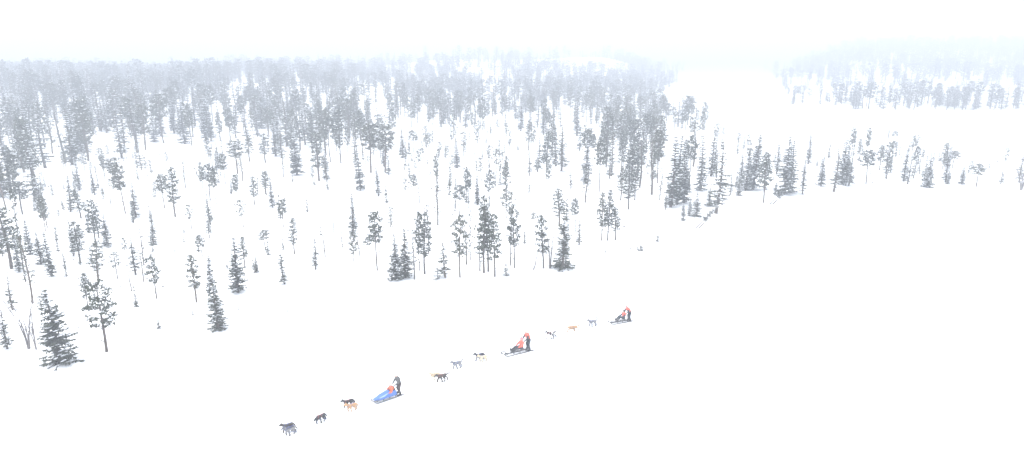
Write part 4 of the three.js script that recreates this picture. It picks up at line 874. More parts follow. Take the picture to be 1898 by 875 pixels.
-194,-457,10,1,-11,-478,11,0,-48,-431,10,0,38,-506,11,0,-153,-363,8,1,152,-334,8,1,72,-403,9,0,-98,-356,8,0,338,-573,13,0,-217,-457,10,1,218,-333,8,1,72,-510,11,0,33,-293,7,1,-85,-425,10,1,188,-327,7,0,-175,-394,9,1,-119,-579,13,0,-53,-474,11,0,-171,-399,9,1,-165,-293,7,0,
147,-372,8,1,-186,-379,8,1,-264,-445,10,0,-239,-372,8,0,78,-402,9,1,77,-443,10,0,12,-467,10,0,19,-526,12,0,-338,-475,11,0,-119,-413,9,0,91,-500,11,0,83,-479,11,0,78,-440,10,1,-109,-478,11,0,-106,-554,12,1,-302,-443,10,0,-214,-585,13,0,26,-474,11,0,-419,-583,13,1,-54,-581,13,0,
8,-519,11,1,-165,-519,11,0,202,-321,7,0,299,-539,12,0,-301,-413,9,1,-105,-502,11,0,-31,-460,10,1,-98,-556,12,1,-49,-120,3,1,-47,-284,6,0,-382,-551,12,1,84,-512,11,0,-261,-548,12,1,-112,-566,12,0,-5,-350,8,1,-71,-546,12,1,-399,-555,12,0,76,-422,9,0,258,-500,11,1,-300,-451,10,0,
63,-291,7,1,-215,-592,13,1,333,-586,13,1,24,-550,12,0,-230,-523,12,1,47,-502,11,1,-16,-272,6,0,39,-369,8,1,-237,-546,12,1,-77,-310,7,0,-270,-477,11,1,-336,-549,12,1,338,-480,11,1,157,-329,7,1,3,-565,12,1,-225,-354,8,0,294,-550,12,1,-157,-549,12,1,175,-386,9,1,-315,-447,10,1,
-75,-416,9,0,-166,-371,8,1,-169,-384,8,0,213,-317,7,1,378,-534,12,0,27,-371,8,0,-137,-494,11,0,-60,-579,13,0,71,-451,10,0,381,-591,13,1,-10,-204,5,0,245,-591,13,1,19,-313,7,0,109,-518,11,0,-155,-367,8,0,-148,-574,12,0,-413,-593,13,1,-166,-589,13,0,-276,-546,12,0,-52,-481,11,1,
-140,-480,10,0,-222,-563,12,0,-281,-456,10,0,94,-573,13,0,78,-577,13,1,-140,-589,13,0,-88,-395,9,1,366,-557,12,0,-100,-361,8,0,-77,-440,10,0,-18,-353,8,0,-292,-589,13,1,-152,-394,9,1,-305,-597,13,1,38,-327,7,0,85,-506,11,0,321,-596,13,0,-31,-547,12,0,-114,-513,11,1,189,-321,7,0,
274,-527,11,1,39,-431,9,0,-227,-450,10,1,-125,-518,11,0,-200,-323,7,1,-40,-329,7,0,245,-522,11,0,234,-331,7,0,68,-350,8,0,161,-335,7,1,-277,-445,10,0,-233,-478,10,0,-87,-587,13,0,-147,-422,9,1,-278,-394,9,1,-152,-377,8,1,-250,-563,12,0,-344,-591,13,1,-230,-391,8,0,182,-340,7,1,
10,-486,11,1,-181,-492,11,0,203,-335,7,1,227,-331,7,1,10,-571,12,0,154,-357,8,0,323,-491,11,1,-141,-571,12,1,-371,-602,13,0,196,-339,7,0,-50,-461,10,1,-189,-331,7,1,97,-480,10,1,-19,-402,9,1,-207,-362,8,1,-106,-438,9,0,-299,-442,10,1,-296,-438,9,0,167,-352,8,1,263,-540,12,0,
19,-338,7,0,54,-524,11,0,-34,-381,8,0,-301,-454,10,0,68,-154,4,1,-84,-374,8,1,-60,-82,2,0,263,-494,11,0,25,-457,10,0,-150,-385,8,0,270,-502,11,0,3,-375,8,1,280,-559,12,1,-285,-405,9,1,288,-503,11,1,76,-608,13,1,-339,-590,13,0,-161,-383,8,1,-52,-356,8,0,-29,-156,4,0,
281,-549,12,0,23,-588,13,1,-120,-495,11,0,-250,-420,9,1,48,-467,10,1,-344,-574,12,1,-58,-396,9,1,108,-596,13,0,-166,-384,8,0,13,-472,10,0,-77,-129,3,1,-260,-486,10,1,-156,-360,8,0,61,-293,6,0,-89,-385,8,0,83,-493,11,0,-101,-395,8,1,143,-350,8,1,-85,-553,12,1,-240,-417,9,1,
-313,-506,11,1,84,-528,11,0,-152,-368,8,1,74,-519,11,0,97,-462,10,1,199,-336,7,0,-108,-578,12,0,-203,-303,7,1,-125,-487,10,0,52,-451,10,1,42,-464,10,0,-82,-362,8,1,-231,-453,10,1,-308,-565,12,1,-107,-349,7,0,55,-306,7,0,-50,-324,7,1,-188,-545,12,1,-19,-363,8,0,19,-514,11,1,
-12,-145,3,0,113,-534,11,1,-188,-412,9,0,14,-597,13,0,-313,-571,12,1,-269,-535,11,0,-233,-504,11,0,45,-577,12,0,268,-411,9,0,4,-590,12,0,-232,-350,7,0,336,-559,12,1,-305,-475,10,0,-243,-350,7,1,36,-290,6,0,-124,-460,10,0,-223,-396,8,0,-363,-586,12,0,-21,-390,8,0,186,-342,7,1,
415,-590,12,1,165,-353,8,1,-296,-427,9,1,-92,-383,8,0,-146,-469,10,1,-18,-423,9,1,-99,-353,7,0,-194,-535,11,0,-25,-388,8,1,80,-465,10,0,-257,-453,10,0,-181,-464,10,1,-7,-144,3,1,-382,-539,11,0,-262,-546,12,1,67,-360,8,1,-147,-349,7,0,43,-428,9,1,-205,-536,11,0,63,-402,9,0,
-119,-450,9,0,32,-529,11,0,-121,-529,11,0,-264,-575,12,1,-105,-331,7,1,76,-482,10,0,-172,-587,12,1,-243,-501,11,1,-135,-562,12,0,33,-433,9,1,-222,-474,10,0,-92,-514,11,0,314,-534,11,0,-276,-606,13,1,38,-576,12,1,406,-594,12,0,-73,-608,13,0,216,-555,12,0,-388,-597,13,0,-203,-337,7,0,
404,-582,12,1,-312,-455,10,0,-183,-534,11,1,58,-415,9,1,-204,-512,11,0,-13,-413,9,0,48,-462,10,0,-404,-597,12,0,10,-307,7,1,333,-565,12,0,-215,-356,8,0,-364,-576,12,1,-28,-380,8,0,-156,-464,10,1,282,-577,12,1,-193,-567,12,1,88,-506,11,0,235,-474,10,1,-82,-142,3,1,369,-546,11,0,
64,-389,8,0,44,-548,11,1,-237,-520,11,1,-164,-314,7,0,301,-535,11,0,80,-531,11,0,-402,-608,13,0,-259,-546,11,1,14,-401,8,1,-43,-404,9,0,-2,-608,13,0,-113,-443,9,1,-40,-446,9,0,14,-319,7,0,-218,-505,11,1,49,-564,12,0,-182,-383,8,1,74,-577,12,0,74,-545,11,0,11,-332,7,0,
-80,-543,11,1,409,-576,12,1,-204,-353,7,1,44,-509,11,1,-10,-123,3,1,3,-432,9,1,263,-577,12,0,-136,-553,11,0,-131,-367,8,1,-384,-543,11,0,-382,-547,11,1,-266,-498,10,0,300,-575,12,1,-92,-435,9,0,229,-600,12,1,65,-380,8,0,34,-491,10,1,311,-490,10,0,-59,-472,10,0,-52,-409,9,1,
63,-563,12,0,-61,-118,3,0,-220,-543,11,1,174,-335,7,0,-55,-490,10,0,-68,-533,11,1,64,-448,9,1,-247,-517,11,1,-70,-605,12,1,95,-494,10,1,-159,-609,13,1,-193,-361,8,1,57,-304,6,0,-67,-564,12,1,-2,-531,11,0,3,-423,9,0,-133,-450,9,1,19,-521,11,1,-260,-573,12,0,-4,-534,11,1,
-6,-212,5,1,-129,-568,12,1,-43,-369,8,1,-3,-445,9,1,-244,-543,11,1,-294,-425,9,1,79,-473,10,0,-164,-366,8,0,65,-146,3,0,-15,-359,7,0,-37,-601,12,0,-86,-533,11,1,-64,-501,10,1,-209,-475,10,0,-66,-497,10,0,-115,-442,9,1,30,-432,9,0,-93,-463,10,1,-292,-489,10,1,-90,-551,11,1,
213,-338,7,1,-38,-472,10,1,-8,-401,8,1,-198,-473,10,0,149,-369,8,0,-38,-289,6,1,-271,-509,10,0,-138,-458,9,0,15,-508,10,0,64,-396,8,1,86,-595,12,0,-48,-491,10,0,337,-580,12,0,-248,-603,12,1,-85,-407,8,0,-21,-300,6,0,-35,-379,8,1,157,-355,7,1,-258,-599,12,1,118,-609,12,0,
37,-600,12,1,-183,-446,9,0,-251,-486,10,1,-316,-608,12,0,-100,-534,11,1,-34,-388,8,0,-47,-517,11,0,300,-581,12,0,-274,-540,11,0,390,-574,12,0,145,-365,8,0,48,-485,10,0,-197,-451,9,0,-335,-561,11,0,35,-319,7,0,-385,-539,11,0,-66,-113,3,1,-199,-576,12,0,-282,-493,10,1,6,-565,11,1,
24,-402,8,0,-125,-366,7,0,-62,-599,12,0,19,-586,12,0,-331,-552,11,1,-264,-527,11,1,48,-139,3,1,-60,-388,8,0,-365,-569,12,0,-256,-428,9,1,-20,-141,3,0,-195,-454,9,0,-257,-419,9,1,5,-521,11,1,72,-502,10,0,265,-487,10,0,-390,-611,12,0,-224,-566,11,0,-52,-514,10,0,-91,-584,12,0,
-45,-407,8,0,-423,-594,12,1,-270,-454,9,0,35,-552,11,1,66,-592,12,0,-51,-391,8,1,7,-516,10,0,-201,-326,7,0,-389,-535,11,0,-85,-433,9,1,63,-589,12,0,340,-585,12,1,-175,-598,12,0,-322,-574,12,0,-192,-590,12,1,-104,-574,12,1,-203,-450,9,1,-254,-538,11,1,343,-478,10,0,-211,-439,9,0,
-57,-569,11,1,-185,-505,10,1,-141,-448,9,0,-236,-360,7,1,-92,-482,10,0,363,-567,11,0,25,-398,8,1,-219,-464,9,1,-159,-397,8,1,42,-532,11,1,-305,-559,11,0,-83,-342,7,1,-77,-526,11,1,-43,-376,8,1,-218,-571,11,0,-112,-494,10,1,218,-506,10,1,-328,-515,10,0,-265,-568,11,0,-308,-540,11,1,
-86,-158,3,1,97,-161,3,1,201,-436,9,1,96,-572,11,0,138,-351,7,1,-153,-338,7,0,-37,-418,8,0,-40,-491,10,0,-169,-520,10,0,-273,-488,10,1,77,-555,11,0,-75,-463,9,0,391,-600,12,1,65,-303,6,0,-172,-405,8,0,-61,-532,11,1,-43,-592,12,1,-261,-382,8,0,12,-555,11,0,51,-455,9,0,
1,-496,10,0,403,-585,12,1,145,-336,7,1,52,-428,9,1,9,-435,9,0,365,-529,11,0,81,-169,4,0,-229,-433,9,1,-84,-509,10,1,-178,-558,11,0,59,-182,4,0,-204,-422,8,0,86,-499,10,0,-76,-421,8,0,-299,-566,11,0,-442,-612,12,0,101,-577,11,1,52,-352,7,1,-362,-506,10,1,-69,-522,10,0,
104,-550,11,0,-243,-461,9,1,-26,-414,8,0,-48,-437,9,0,328,-496,10,0,91,-598,12,0,-107,-498,10,0,-27,-583,11,1,-158,-515,10,0,29,-493,10,0,62,-513,10,0,-84,-598,12,0,-237,-437,9,1,-148,-388,8,1,-154,-349,7,1,-223,-400,8,0,-58,-485,10,1,35,-306,6,1,32,-404,8,1,10,-373,7,0,
-40,-494,10,0,-27,-585,11,1,81,-471,9,1,249,-598,12,0,46,-472,9,1,-257,-470,9,0,-221,-357,7,0,294,-554,11,0,-4,-214,4,0,31,-317,6,1,1,-377,7,1,-2,-449,9,1,-255,-586,11,0,-291,-477,9,1,-119,-369,7,0,-218,-587,11,1,-206,-587,11,0,348,-582,11,0,-233,-366,7,1,5,-320,6,0,
-175,-567,11,0,-308,-517,10,0,-370,-611,12,0,333,-554,11,1,-397,-609,12,0,31,-365,7,0,-1,-324,6,0,-281,-435,9,0,-37,-366,7,1,41,-534,10,0,2,-426,8,0,-383,-571,11,0,-128,-554,11,0,-301,-463,9,0,-342,-546,11,0,-92,-468,9,0,64,-517,10,0,319,-526,10,0,-292,-556,11,0,-50,-551,11,0,
-87,-479,9,1,-2,-234,5,1,38,-319,6,0,-178,-384,8,1,220,-583,11,0,73,-583,11,0,95,-550,11,1,-70,-406,8,1,-168,-428,8,1,396,-558,11,1,55,-577,11,1,325,-547,11,0,226,-386,8,1,267,-488,10,1,-109,-592,11,0,2,-178,4,1,-74,-460,9,0,-197,-507,10,0,325,-563,11,1,18,-455,9,1,
102,-596,12,1,-167,-481,9,0,-3,-412,8,1,60,-506,10,0,-87,-442,9,0,-97,-403,8,1,-87,-347,7,0,314,-595,11,1,-279,-457,9,0,82,-414,8,1,-227,-569,11,1,271,-592,11,1,358,-499,10,0,-255,-492,10,0,-47,-562,11,0,37,-484,9,1,-263,-582,11,0,-4,-520,10,0,-197,-425,8,1,-77,-463,9,0,
-227,-466,9,1,30,-479,9,1,-322,-552,11,1,-164,-407,8,1,-292,-559,11,0,69,-479,9,1,-103,-440,8,1,-5,-531,10,0,34,-520,10,1,-101,-562,11,1,267,-606,12,1,-287,-489,9,0,-327,-480,9,0,46,-371,7,0,-319,-516,10,1,19,-483,9,0,-115,-610,12,1,-146,-556,11,1,-225,-338,7,1,-8,-210,4,0,
-338,-597,11,0,11,-583,11,1,-118,-494,9,0,-273,-456,9,0,-60,-470,9,0,75,-430,8,1,292,-509,10,0,45,-513,10,0,-170,-538,10,0,-287,-585,11,1,-93,-547,10,1,-186,-337,7,1,-221,-577,11,0,3,-416,8,1,371,-573,11,1,-128,-605,11,1,120,-551,11,1,-83,-396,8,0,-185,-475,9,0,24,-387,7,0,
106,-513,10,1,-348,-502,10,1,-269,-525,10,1,11,-411,8,1,-266,-578,11,1,-186,-431,8,1,-17,-328,6,0,-191,-545,10,0,-165,-380,7,0,90,-144,3,0,295,-539,10,1,-164,-389,7,1,4,-444,8,0,-236,-419,8,0,-244,-561,11,0,-35,-457,9,1,103,-526,10,1,77,-461,9,0,44,-320,6,1,-61,-394,8,0,
249,-577,11,1,-73,-563,11,0,-373,-590,11,1,-287,-516,10,1,235,-551,10,0,-251,-516,10,1,344,-513,10,1,92,-561,11,0,-145,-533,10,0,366,-550,10,0,-381,-579,11,1,-70,-458,9,0,-252,-431,8,1,41,-582,11,0,-59,-611,11,0,-266,-594,11,1,150,-360,7,0,217,-397,8,0,-232,-563,11,0,-185,-376,7,1,
-191,-610,11,0,-9,-407,8,1,-312,-461,9,0,-46,-96,2,1,-197,-465,9,1,-235,-612,11,1,-26,-366,7,1,-40,-502,9,1,-42,-433,8,0,-288,-466,9,0,-241,-391,7,0,-127,-521,10,0,-309,-446,8,0,-236,-535,10,0,64,-336,6,0,321,-447,8,0,36,-521,10,0,-224,-509,10,0,-148,-393,7,1,-336,-575,11,0,
-233,-528,10,1,-190,-420,8,1,-39,-592,11,0,11,-595,11,1,-72,-418,8,0,369,-515,10,1,1,-538,10,1,-67,-101,2,0,-245,-492,9,1,-96,-588,11,1,105,-575,11,0,299,-546,10,0,-110,-380,7,0,-129,-572,11,1,87,-441,8,1,60,-181,4,1,-189,-596,11,0,-280,-612,11,0,-64,-537,10,0,-138,-536,10,1,
101,-479,9,0,-259,-399,7,0,72,-507,10,0,336,-586,11,1,-244,-466,9,0,-176,-604,11,0,-310,-426,8,0,407,-577,11,0,-13,-165,3,1,-57,-329,6,0,211,-471,9,1,-103,-444,8,0,-76,-381,7,0,-94,-505,9,0,-260,-542,10,0,99,-491,9,0,2,-359,7,1,56,-565,11,0,-221,-538,10,1,9,-104,2,0,
-394,-554,10,1,197,-479,9,1,-9,-609,11,0,-67,-441,8,0,-19,-425,8,1,-343,-585,11,0,59,-141,3,1,-268,-414,8,1,-126,-507,9,0,-369,-557,10,1,57,-589,11,1,-315,-467,9,0,-263,-490,9,1,-142,-531,10,1,66,-479,9,1,-144,-395,7,1,-46,-484,9,0,-192,-540,10,0,7,-523,10,0,-337,-538,10,1,
-185,-415,8,0,38,-382,7,0,-192,-426,8,1,-45,-597,11,1,-308,-525,10,1,39,-458,9,0,420,-589,11,1,-5,-405,8,1,-315,-527,10,0,-58,-425,8,0,275,-569,10,0,-264,-390,7,0,23,-576,11,1,-264,-434,8,0,-48,-535,10,1,-340,-549,10,1,-280,-394,7,1,-83,-461,9,0,-94,-574,11,1,-272,-500,9,0,
-21,-468,9,1,35,-452,8,0,17,-476,9,1,-17,-570,10,1,259,-528,10,0,10,-403,7,0,-83,-139,3,0,-300,-603,11,0,0,-541,10,1,-79,-125,2,0,281,-414,8,1,7,-470,9,1,-306,-505,9,0,-235,-425,8,1,331,-570,10,1,-11,-422,8,0,-36,-393,7,0,-269,-475,9,0,-126,-385,7,1,85,-428,8,0,
-62,-421,8,1,10,-474,9,0,90,-572,11,1,-242,-409,8,1,-47,-552,10,1,39,-340,6,0,-134,-390,7,0,137,-600,11,1,36,-339,6,0,-336,-594,11,0,-263,-431,8,1,-55,-505,9,1,-159,-534,10,0,147,-333,6,0,-65,-105,2,0,-189,-415,8,1,263,-524,10,1,-94,-373,7,0,-27,-370,7,1,-299,-474,9,0,
-69,-101,2,0,-180,-412,8,1,-80,-451,8,0,-210,-381,7,0,-204,-487,9,0,-77,-137,3,0,-216,-485,9,1,-293,-593,11,0,-248,-438,8,1,-305,-567,10,1,-19,-368,7,0,55,-479,9,1,9,-423,8,1,307,-510,9,1,-105,-376,7,1,311,-535,10,1,89,-153,3,1,69,-470,9,0,112,-605,11,1,-216,-519,9,0,
-221,-427,8,1,-2,-131,3,0,-271,-612,11,0,-200,-612,11,0,-184,-416,8,0,-235,-609,11,0,94,-169,3,1,-113,-608,11,1,5,-451,8,0,-183,-558,10,1,82,-135,3,1,-365,-523,9,0,0,-337,6,0,2,-466,8,0,-300,-509,9,1,-15,-601,11,1,-231,-411,7,1,-210,-581,10,0,64,-594,11,0,-344,-597,11,0,
-67,-354,6,0,-48,-374,7,0,0,-419,8,1,-47,-467,8,0,-275,-461,8,0,-16,-154,3,0,-55,-383,7,0,66,-517,9,1,-38,-138,3,0,-5,-149,3,1,127,-567,10,1,-80,-545,10,0,280,-604,11,1,101,-575,10,0,414,-588,11,0,-318,-495,9,1,-319,-454,8,0,335,-552,10,1,-32,-141,3,0,-20,-490,9,0,
-14,-417,8,1,-355,-600,11,1,73,-413,7,0,-11,-129,2,0,63,-470,8,0,-76,-524,9,1,18,-588,10,1,-85,-401,7,1,56,-528,9,0,-5,-490,9,1,369,-524,9,1,-313,-443,8,0,-8,-518,9,0,-223,-505,9,0,-275,-434,8,1,-185,-397,7,1,-241,-483,9,1,13,-563,10,1,-71,-109,2,1,-217,-430,8,1,
258,-400,7,1,-239,-495,9,0,-59,-120,2,1,-248,-579,10,0,-6,-410,7,0,-194,-607,11,1,16,-600,11,0,-61,-473,8,0,247,-577,10,0,18,-509,9,0,86,-545,10,1,-180,-395,7,1,434,-600,11,1,-228,-415,7,1,-395,-588,10,1,-426,-598,11,0,-176,-589,10,1,305,-606,11,1,-370,-591,10,1,-86,-571,10,1,
-73,-123,2,1,-170,-408,7,0,12,-566,10,0,112,-551,10,1,-23,-476,8,1,-174,-398,7,1,4,-383,7,1,-55,-541,10,1,280,-610,11,1,205,-385,7,1,34,-409,7,1,-396,-577,10,0,-42,-132,3,1,250,-457,8,0,-59,-420,7,0,-104,-567,10,0,-160,-516,9,1,80,-544,10,1,130,-589,10,0,-172,-526,9,0,
-264,-512,9,0,24,-479,8,0,-341,-543,10,0,58,-138,3,1,36,-595,10,0,-27,-346,6,0,-327,-541,9,1,429,-605,11,1,30,-441,8,0,-32,-363,6,0,-186,-537,9,0,329,-586,10,0,273,-582,10,0,-176,-421,7,0,-136,-402,7,0,-74,-126,2,0,7,-420,7,0,-290,-511,9,1,259,-605,11,0,-208,-409,7,1,
-9,-128,2,0,20,-543,9,0,-294,-510,9,1,-326,-460,8,0,87,-537,9,0,-97,-449,8,0,-187,-439,8,0,-330,-543,9,0,-276,-425,7,0,-3,-611,11,0,-52,-401,7,1,-15,-491,9,1,-242,-522,9,1,-205,-589,10,0,-313,-433,8,0,-252,-473,8,0,112,-574,10,0,262,-564,10,1,-116,-531,9,0,-90,-547,9,0,
416,-596,10,0,-86,-137,3,1,-74,-107,2,1,207,-375,7,0,-193,-587,10,1,-375,-569,10,0,-246,-590,10,1,-257,-597,10,0,11,-356,6,1,-223,-525,9,1,48,-548,9,1,-6,-607,10,1,-134,-523,9,1,94,-152,3,1,-240,-407,7,0,-280,-460,8,1,-216,-479,8,1,-176,-553,10,0,95,-144,3,1,59,-540,9,0,
100,-587,10,0,-224,-434,8,0,-105,-381,7,1,31,-470,8,0,30,-603,10,1,-73,-611,10,0,-163,-569,10,1,188,-403,7,1,-212,-573,10,1,60,-160,3,1,-2,-174,3,1,-212,-481,8,0,-9,-171,3,1,-247,-502,9,0,-240,-477,8,1,-262,-562,10,0,-156,-588,10,1,-47,-443,8,1,377,-532,9,1,-270,-546,9,0,
47,-526,9,1,74,-608,10,0,62,-363,6,0,70,-605,10,0,-282,-449,8,1,-233,-523,9,1,-68,-386,7,0,-40,-372,6,0,-231,-446,8,0,90,-463,8,1,-375,-580,10,0,-120,-542,9,0,227,-563,10,0,-65,-448,8,1,125,-572,10,1,-305,-601,10,0,-85,-459,8,1,93,-141,3,0,-49,-591,10,1,16,-443,8,1,
-27,-356,6,1,98,-527,9,0,30,-467,8,1,77,-428,7,0,132,-591,10,1,-219,-486,8,0,-244,-610,10,0,-202,-535,9,1,-200,-403,7,1,-210,-387,7,1,-224,-537,9,1,-369,-605,10,1,-116,-596,10,1,64,-405,7,0,-54,-571,10,0,-142,-543,9,0,-192,-396,7,0,-410,-603,10,1,14,-577,10,1,40,-471,8,1,
-55,-390,7,0,57,-532,9,0,82,-527,9,1,92,-593,10,1,-69,-432,7,1,-280,-588,10,0,10,-445,8,1,-158,-401,7,1,-364,-594,10,1,82,-534,9,0,-152,-595,10,0,-16,-586,10,1,21,-437,7,1,307,-563,9,0,-30,-405,7,1,-22,-405,7,0,-2,-153,3,0,65,-488,8,1,-133,-583,10,1,-37,-130,2,1,
-266,-572,10,1,-207,-465,8,0,-11,-211,4,0,-409,-578,10,0,254,-402,7,1,-44,-482,8,1,266,-594,10,1,-313,-604,10,0,-330,-569,9,0,-223,-548,9,0,-277,-413,7,0,-183,-434,7,1,-166,-559,9,0,-196,-575,10,0,-32,-472,8,0,-61,-544,9,1,75,-559,9,0,263,-596,10,1,436,-607,10,0,19,-439,7,1,
-35,-129,2,1,397,-566,9,1,-227,-519,9,1,34,-468,8,1,35,-402,7,0,33,-482,8,0,-273,-608,10,0,47,-394,7,0,-42,-475,8,0,-279,-478,8,0,-330,-580,10,0,-220,-469,8,0,118,-586,10,0,-157,-567,9,0,75,-166,3,1,46,-440,7,1,-204,-550,9,1,-261,-416,7,0,-212,-576,9,0,-300,-448,7,1,
-243,-446,7,0,63,-597,10,1,-325,-567,9,0,-3,-379,6,0,-260,-533,9,0,64,-523,9,1,-70,-568,9,0,-25,-375,6,0,-62,-479,8,0,-289,-469,8,0,-314,-566,9,0,-384,-585,10,1,33,-365,6,1,98,-160,3,1,184,-482,8,1,-308,-459,8,1,-43,-395,7,0,289,-562,9,1,-149,-568,9,0,-412,-601,10,1,
-27,-457,7,1,-242,-490,8,1,-369,-599,10,0,-133,-606,10,0,127,-574,9,0,33,-496,8,0,157,-390,6,0,-236,-600,10,0,-241,-422,7,0,-337,-578,9,0,-62,-447,7,0,27,-402,7,1,-63,-440,7,1,86,-585,9,1,115,-550,9,0,-261,-455,7,0,-281,-496,8,0,-250,-443,7,1,-193,-445,7,1,-153,-571,9,0,
-59,-444,7,1,-143,-574,9,0,-47,-587,9,1,11,-562,9,1,78,-522,8,1,-15,-493,8,1,-262,-494,8,1,-228,-408,7,0,-184,-430,7,1,88,-465,8,0,-182,-442,7,0,-39,-368,6,0,216,-409,7,1,-300,-444,7,1,83,-497,8,0,-258,-507,8,0,-89,-152,3,0,-304,-609,10,1,-297,-515,8,0,-101,-573,9,1,
-228,-492,8,1,-26,-444,7,1,22,-462,7,0,-324,-577,9,0,-242,-469,8,1,-352,-572,9,0,-317,-581,9,0,-73,-148,3,0,-73,-448,7,0,-142,-567,9,0,-109,-572,9,1,71,-538,9,1,-201,-459,7,0,-7,-164,3,1,63,-211,4,0,-26,-382,6,0,200,-408,7,1,60,-447,7,0,368,-573,9,1,22,-383,6,1,
-81,-459,7,1,-47,-132,2,1,-28,-471,8,0,-98,-591,9,0,-2,-171,3,1,-216,-460,7,1,229,-398,6,0,-205,-606,10,0,-37,-446,7,1,-221,-496,8,0,58,-574,9,0,83,-434,7,1,95,-485,8,0,29,-428,7,1,92,-447,7,1,3,-482,8,1,-45,-593,9,0,121,-594,9,1,-270,-444,7,0,67,-474,7,0,
54,-574,9,0,-21,-471,7,0,441,-610,9,1,27,-415,7,0,53,-533,8,1,26,-601,9,0,85,-481,8,0,-248,-530,8,0,68,-160,3,0,70,-524,8,0,-19,-586,9,1,-167,-607,9,1,14,-586,9,1,-72,-455,7,1,-283,-484,8,0,187,-457,7,1,-67,-419,7,1,-328,-602,9,1,-405,-583,9,0,-306,-443,7,0,
-84,-136,2,1,-309,-452,7,0,-292,-444,7,1,103,-151,3,1,-385,-607,9,0,-175,-607,9,1,91,-511,8,0,39,-498,8,1,-278,-427,7,1,-189,-433,7,0,109,-564,9,1,-250,-526,8,1,-208,-449,7,1,-62,-417,6,0,80,-452,7,0,-247,-612,9,1,-243,-450,7,0,-22,-436,7,1,34,-430,7,1,-38,-427,7,1,
-5,-456,7,1,55,-455,7,1,26,-593,9,0,68,-601,9,0,-27,-449,7,0,99,-566,9,0,91,-548,8,0,381,-609,9,0,301,-596,9,1,397,-612,9,1,189,-489,7,1,92,-470,7,1,-49,-480,7,1,-250,-479,7,1,-127,-601,9,0,99,-550,8,0,299,-477,7,1,88,-491,7,0,-69,-453,7,1,24,-474,7,0,
25,-468,7,0,285,-452,7,1,-84,-124,2,0,-220,-462,7,0,51,-483,7,0,-103,-453,7,0,94,-159,3,0,83,-563,8,1,-58,-138,2,1,-205,-445,7,1,-74,-408,6,1,26,-480,7,1,-290,-441,7,1,-47,-477,7,0,-220,-472,7,0,151,-391,6,0,-303,-440,7,0,-31,-464,7,1,-179,-438,7,1,-39,-489,7,0,
-228,-516,8,1,-72,-414,6,0,-55,-130,2,1,-78,-130,2,0,-10,-432,6,0,-227,-499,7,0,-72,-461,7,0,81,-484,7,1,-32,-486,7,0,-251,-536,8,1,-23,-474,7,1,287,-463,7,1,103,-485,7,1,28,-433,6,1,-278,-504,7,1,-256,-509,8,1,68,-497,7,1,62,-454,7,0,-240,-520,8,1,124,-575,8,1,
73,-445,7,1,-281,-527,8,0,194,-413,6,1,246,-420,6,0,113,-516,8,1,56,-428,6,1,-210,-486,7,1,-237,-473,7,1,216,-475,7,0,-7,-190,3,1,-63,-456,7,0,269,-477,7,0,-9,-489,7,1,91,-507,7,0,-40,-484,7,0,54,-512,7,1,-43,-435,6,0,-248,-507,7,0,-222,-480,7,1,-34,-176,3,0,
-216,-471,7,1,156,-350,5,1,-265,-492,7,1,-300,-491,7,0,-57,-417,6,0,90,-503,7,0,-6,-432,6,1,46,-457,7,0,98,-167,3,1,11,-442,6,1,18,-486,7,1,56,-422,6,0,-88,-130,2,1,-22,-140,2,0,103,-574,8,1,-68,-451,6,1,-338,-466,7,1,86,-460,7,1,284,-431,6,1,43,-480,7,0,
-286,-479,7,0,-260,-531,7,1,-247,-521,7,1,-89,-427,6,0,-5,-487,7,0,-281,-482,7,1,-250,-520,7,0,92,-549,8,1,-294,-486,7,0,-95,-468,7,0,-71,-167,2,0,-40,-473,7,1,-330,-470,7,0,-249,-505,7,1,57,-491,7,0,-67,-468,7,1,-63,-139,2,1,21,-465,6,0,-17,-159,2,1,106,-533,7,1,
-279,-522,7,1,-4,-461,6,0,16,-469,6,1,114,-532,7,1,-254,-524,7,1,-38,-456,6,1,-252,-506,7,0,-97,-463,6,0,-72,-137,2,1,-56,-473,6,1,85,-533,7,0,-36,-442,6,0,70,-467,6,1,240,-424,6,1,-46,-142,2,0,16,-448,6,1,-50,-471,6,0,-12,-190,3,0,86,-503,7,0,81,-520,7,0,
-249,-537,7,1,206,-415,6,1,-310,-495,7,1,82,-509,7,1,-18,-149,2,1,297,-462,6,1,211,-447,6,0,3,-151,2,1,88,-478,6,1,88,-559,7,0,-9,-464,6,1,-31,-148,2,0,-231,-516,7,0,-292,-518,7,1,93,-485,6,1,89,-557,7,1,-71,-168,2,1,59,-452,6,0,-1,-176,2,0,201,-530,7,1,
-36,-190,3,1,-56,-459,6,0,-246,-505,7,1,69,-494,7,1,-87,-144,2,0,30,-482,6,1,-60,-151,2,1,69,-514,7,1,-22,-467,6,0,-246,-537,7,1,-270,-531,7,0,-268,-522,7,1,-250,-523,7,1,122,-569,7,0,-236,-530,7,0,100,-524,7,1,-29,-477,6,0,105,-547,7,0,-26,-191,3,0,-26,-162,2,1,
69,-485,6,0,62,-529,7,1,89,-480,6,0,82,-554,7,1,-8,-186,2,1,-255,-536,7,0,-263,-544,7,1,3,-163,2,1,80,-561,7,0,-16,-174,2,1,-81,-161,2,1,68,-537,6,0,119,-572,7,0,309,-456,5,0,122,-563,7,1,78,-562,7,0,96,-543,6,0,-16,-165,2,1,136,-602,7,1,71,-542,6,1,
55,-540,6,0,-3,-198,2,1,112,-586,7,0,132,-587,7,1,199,-520,6,1,118,-597,6,0,305,-462,5,0,-26,-176,2,1,-15,-188,2,0,-9,-190,2,1,-6,-207,2,0,-6,-202,2,1,-7,-213,2,1,];


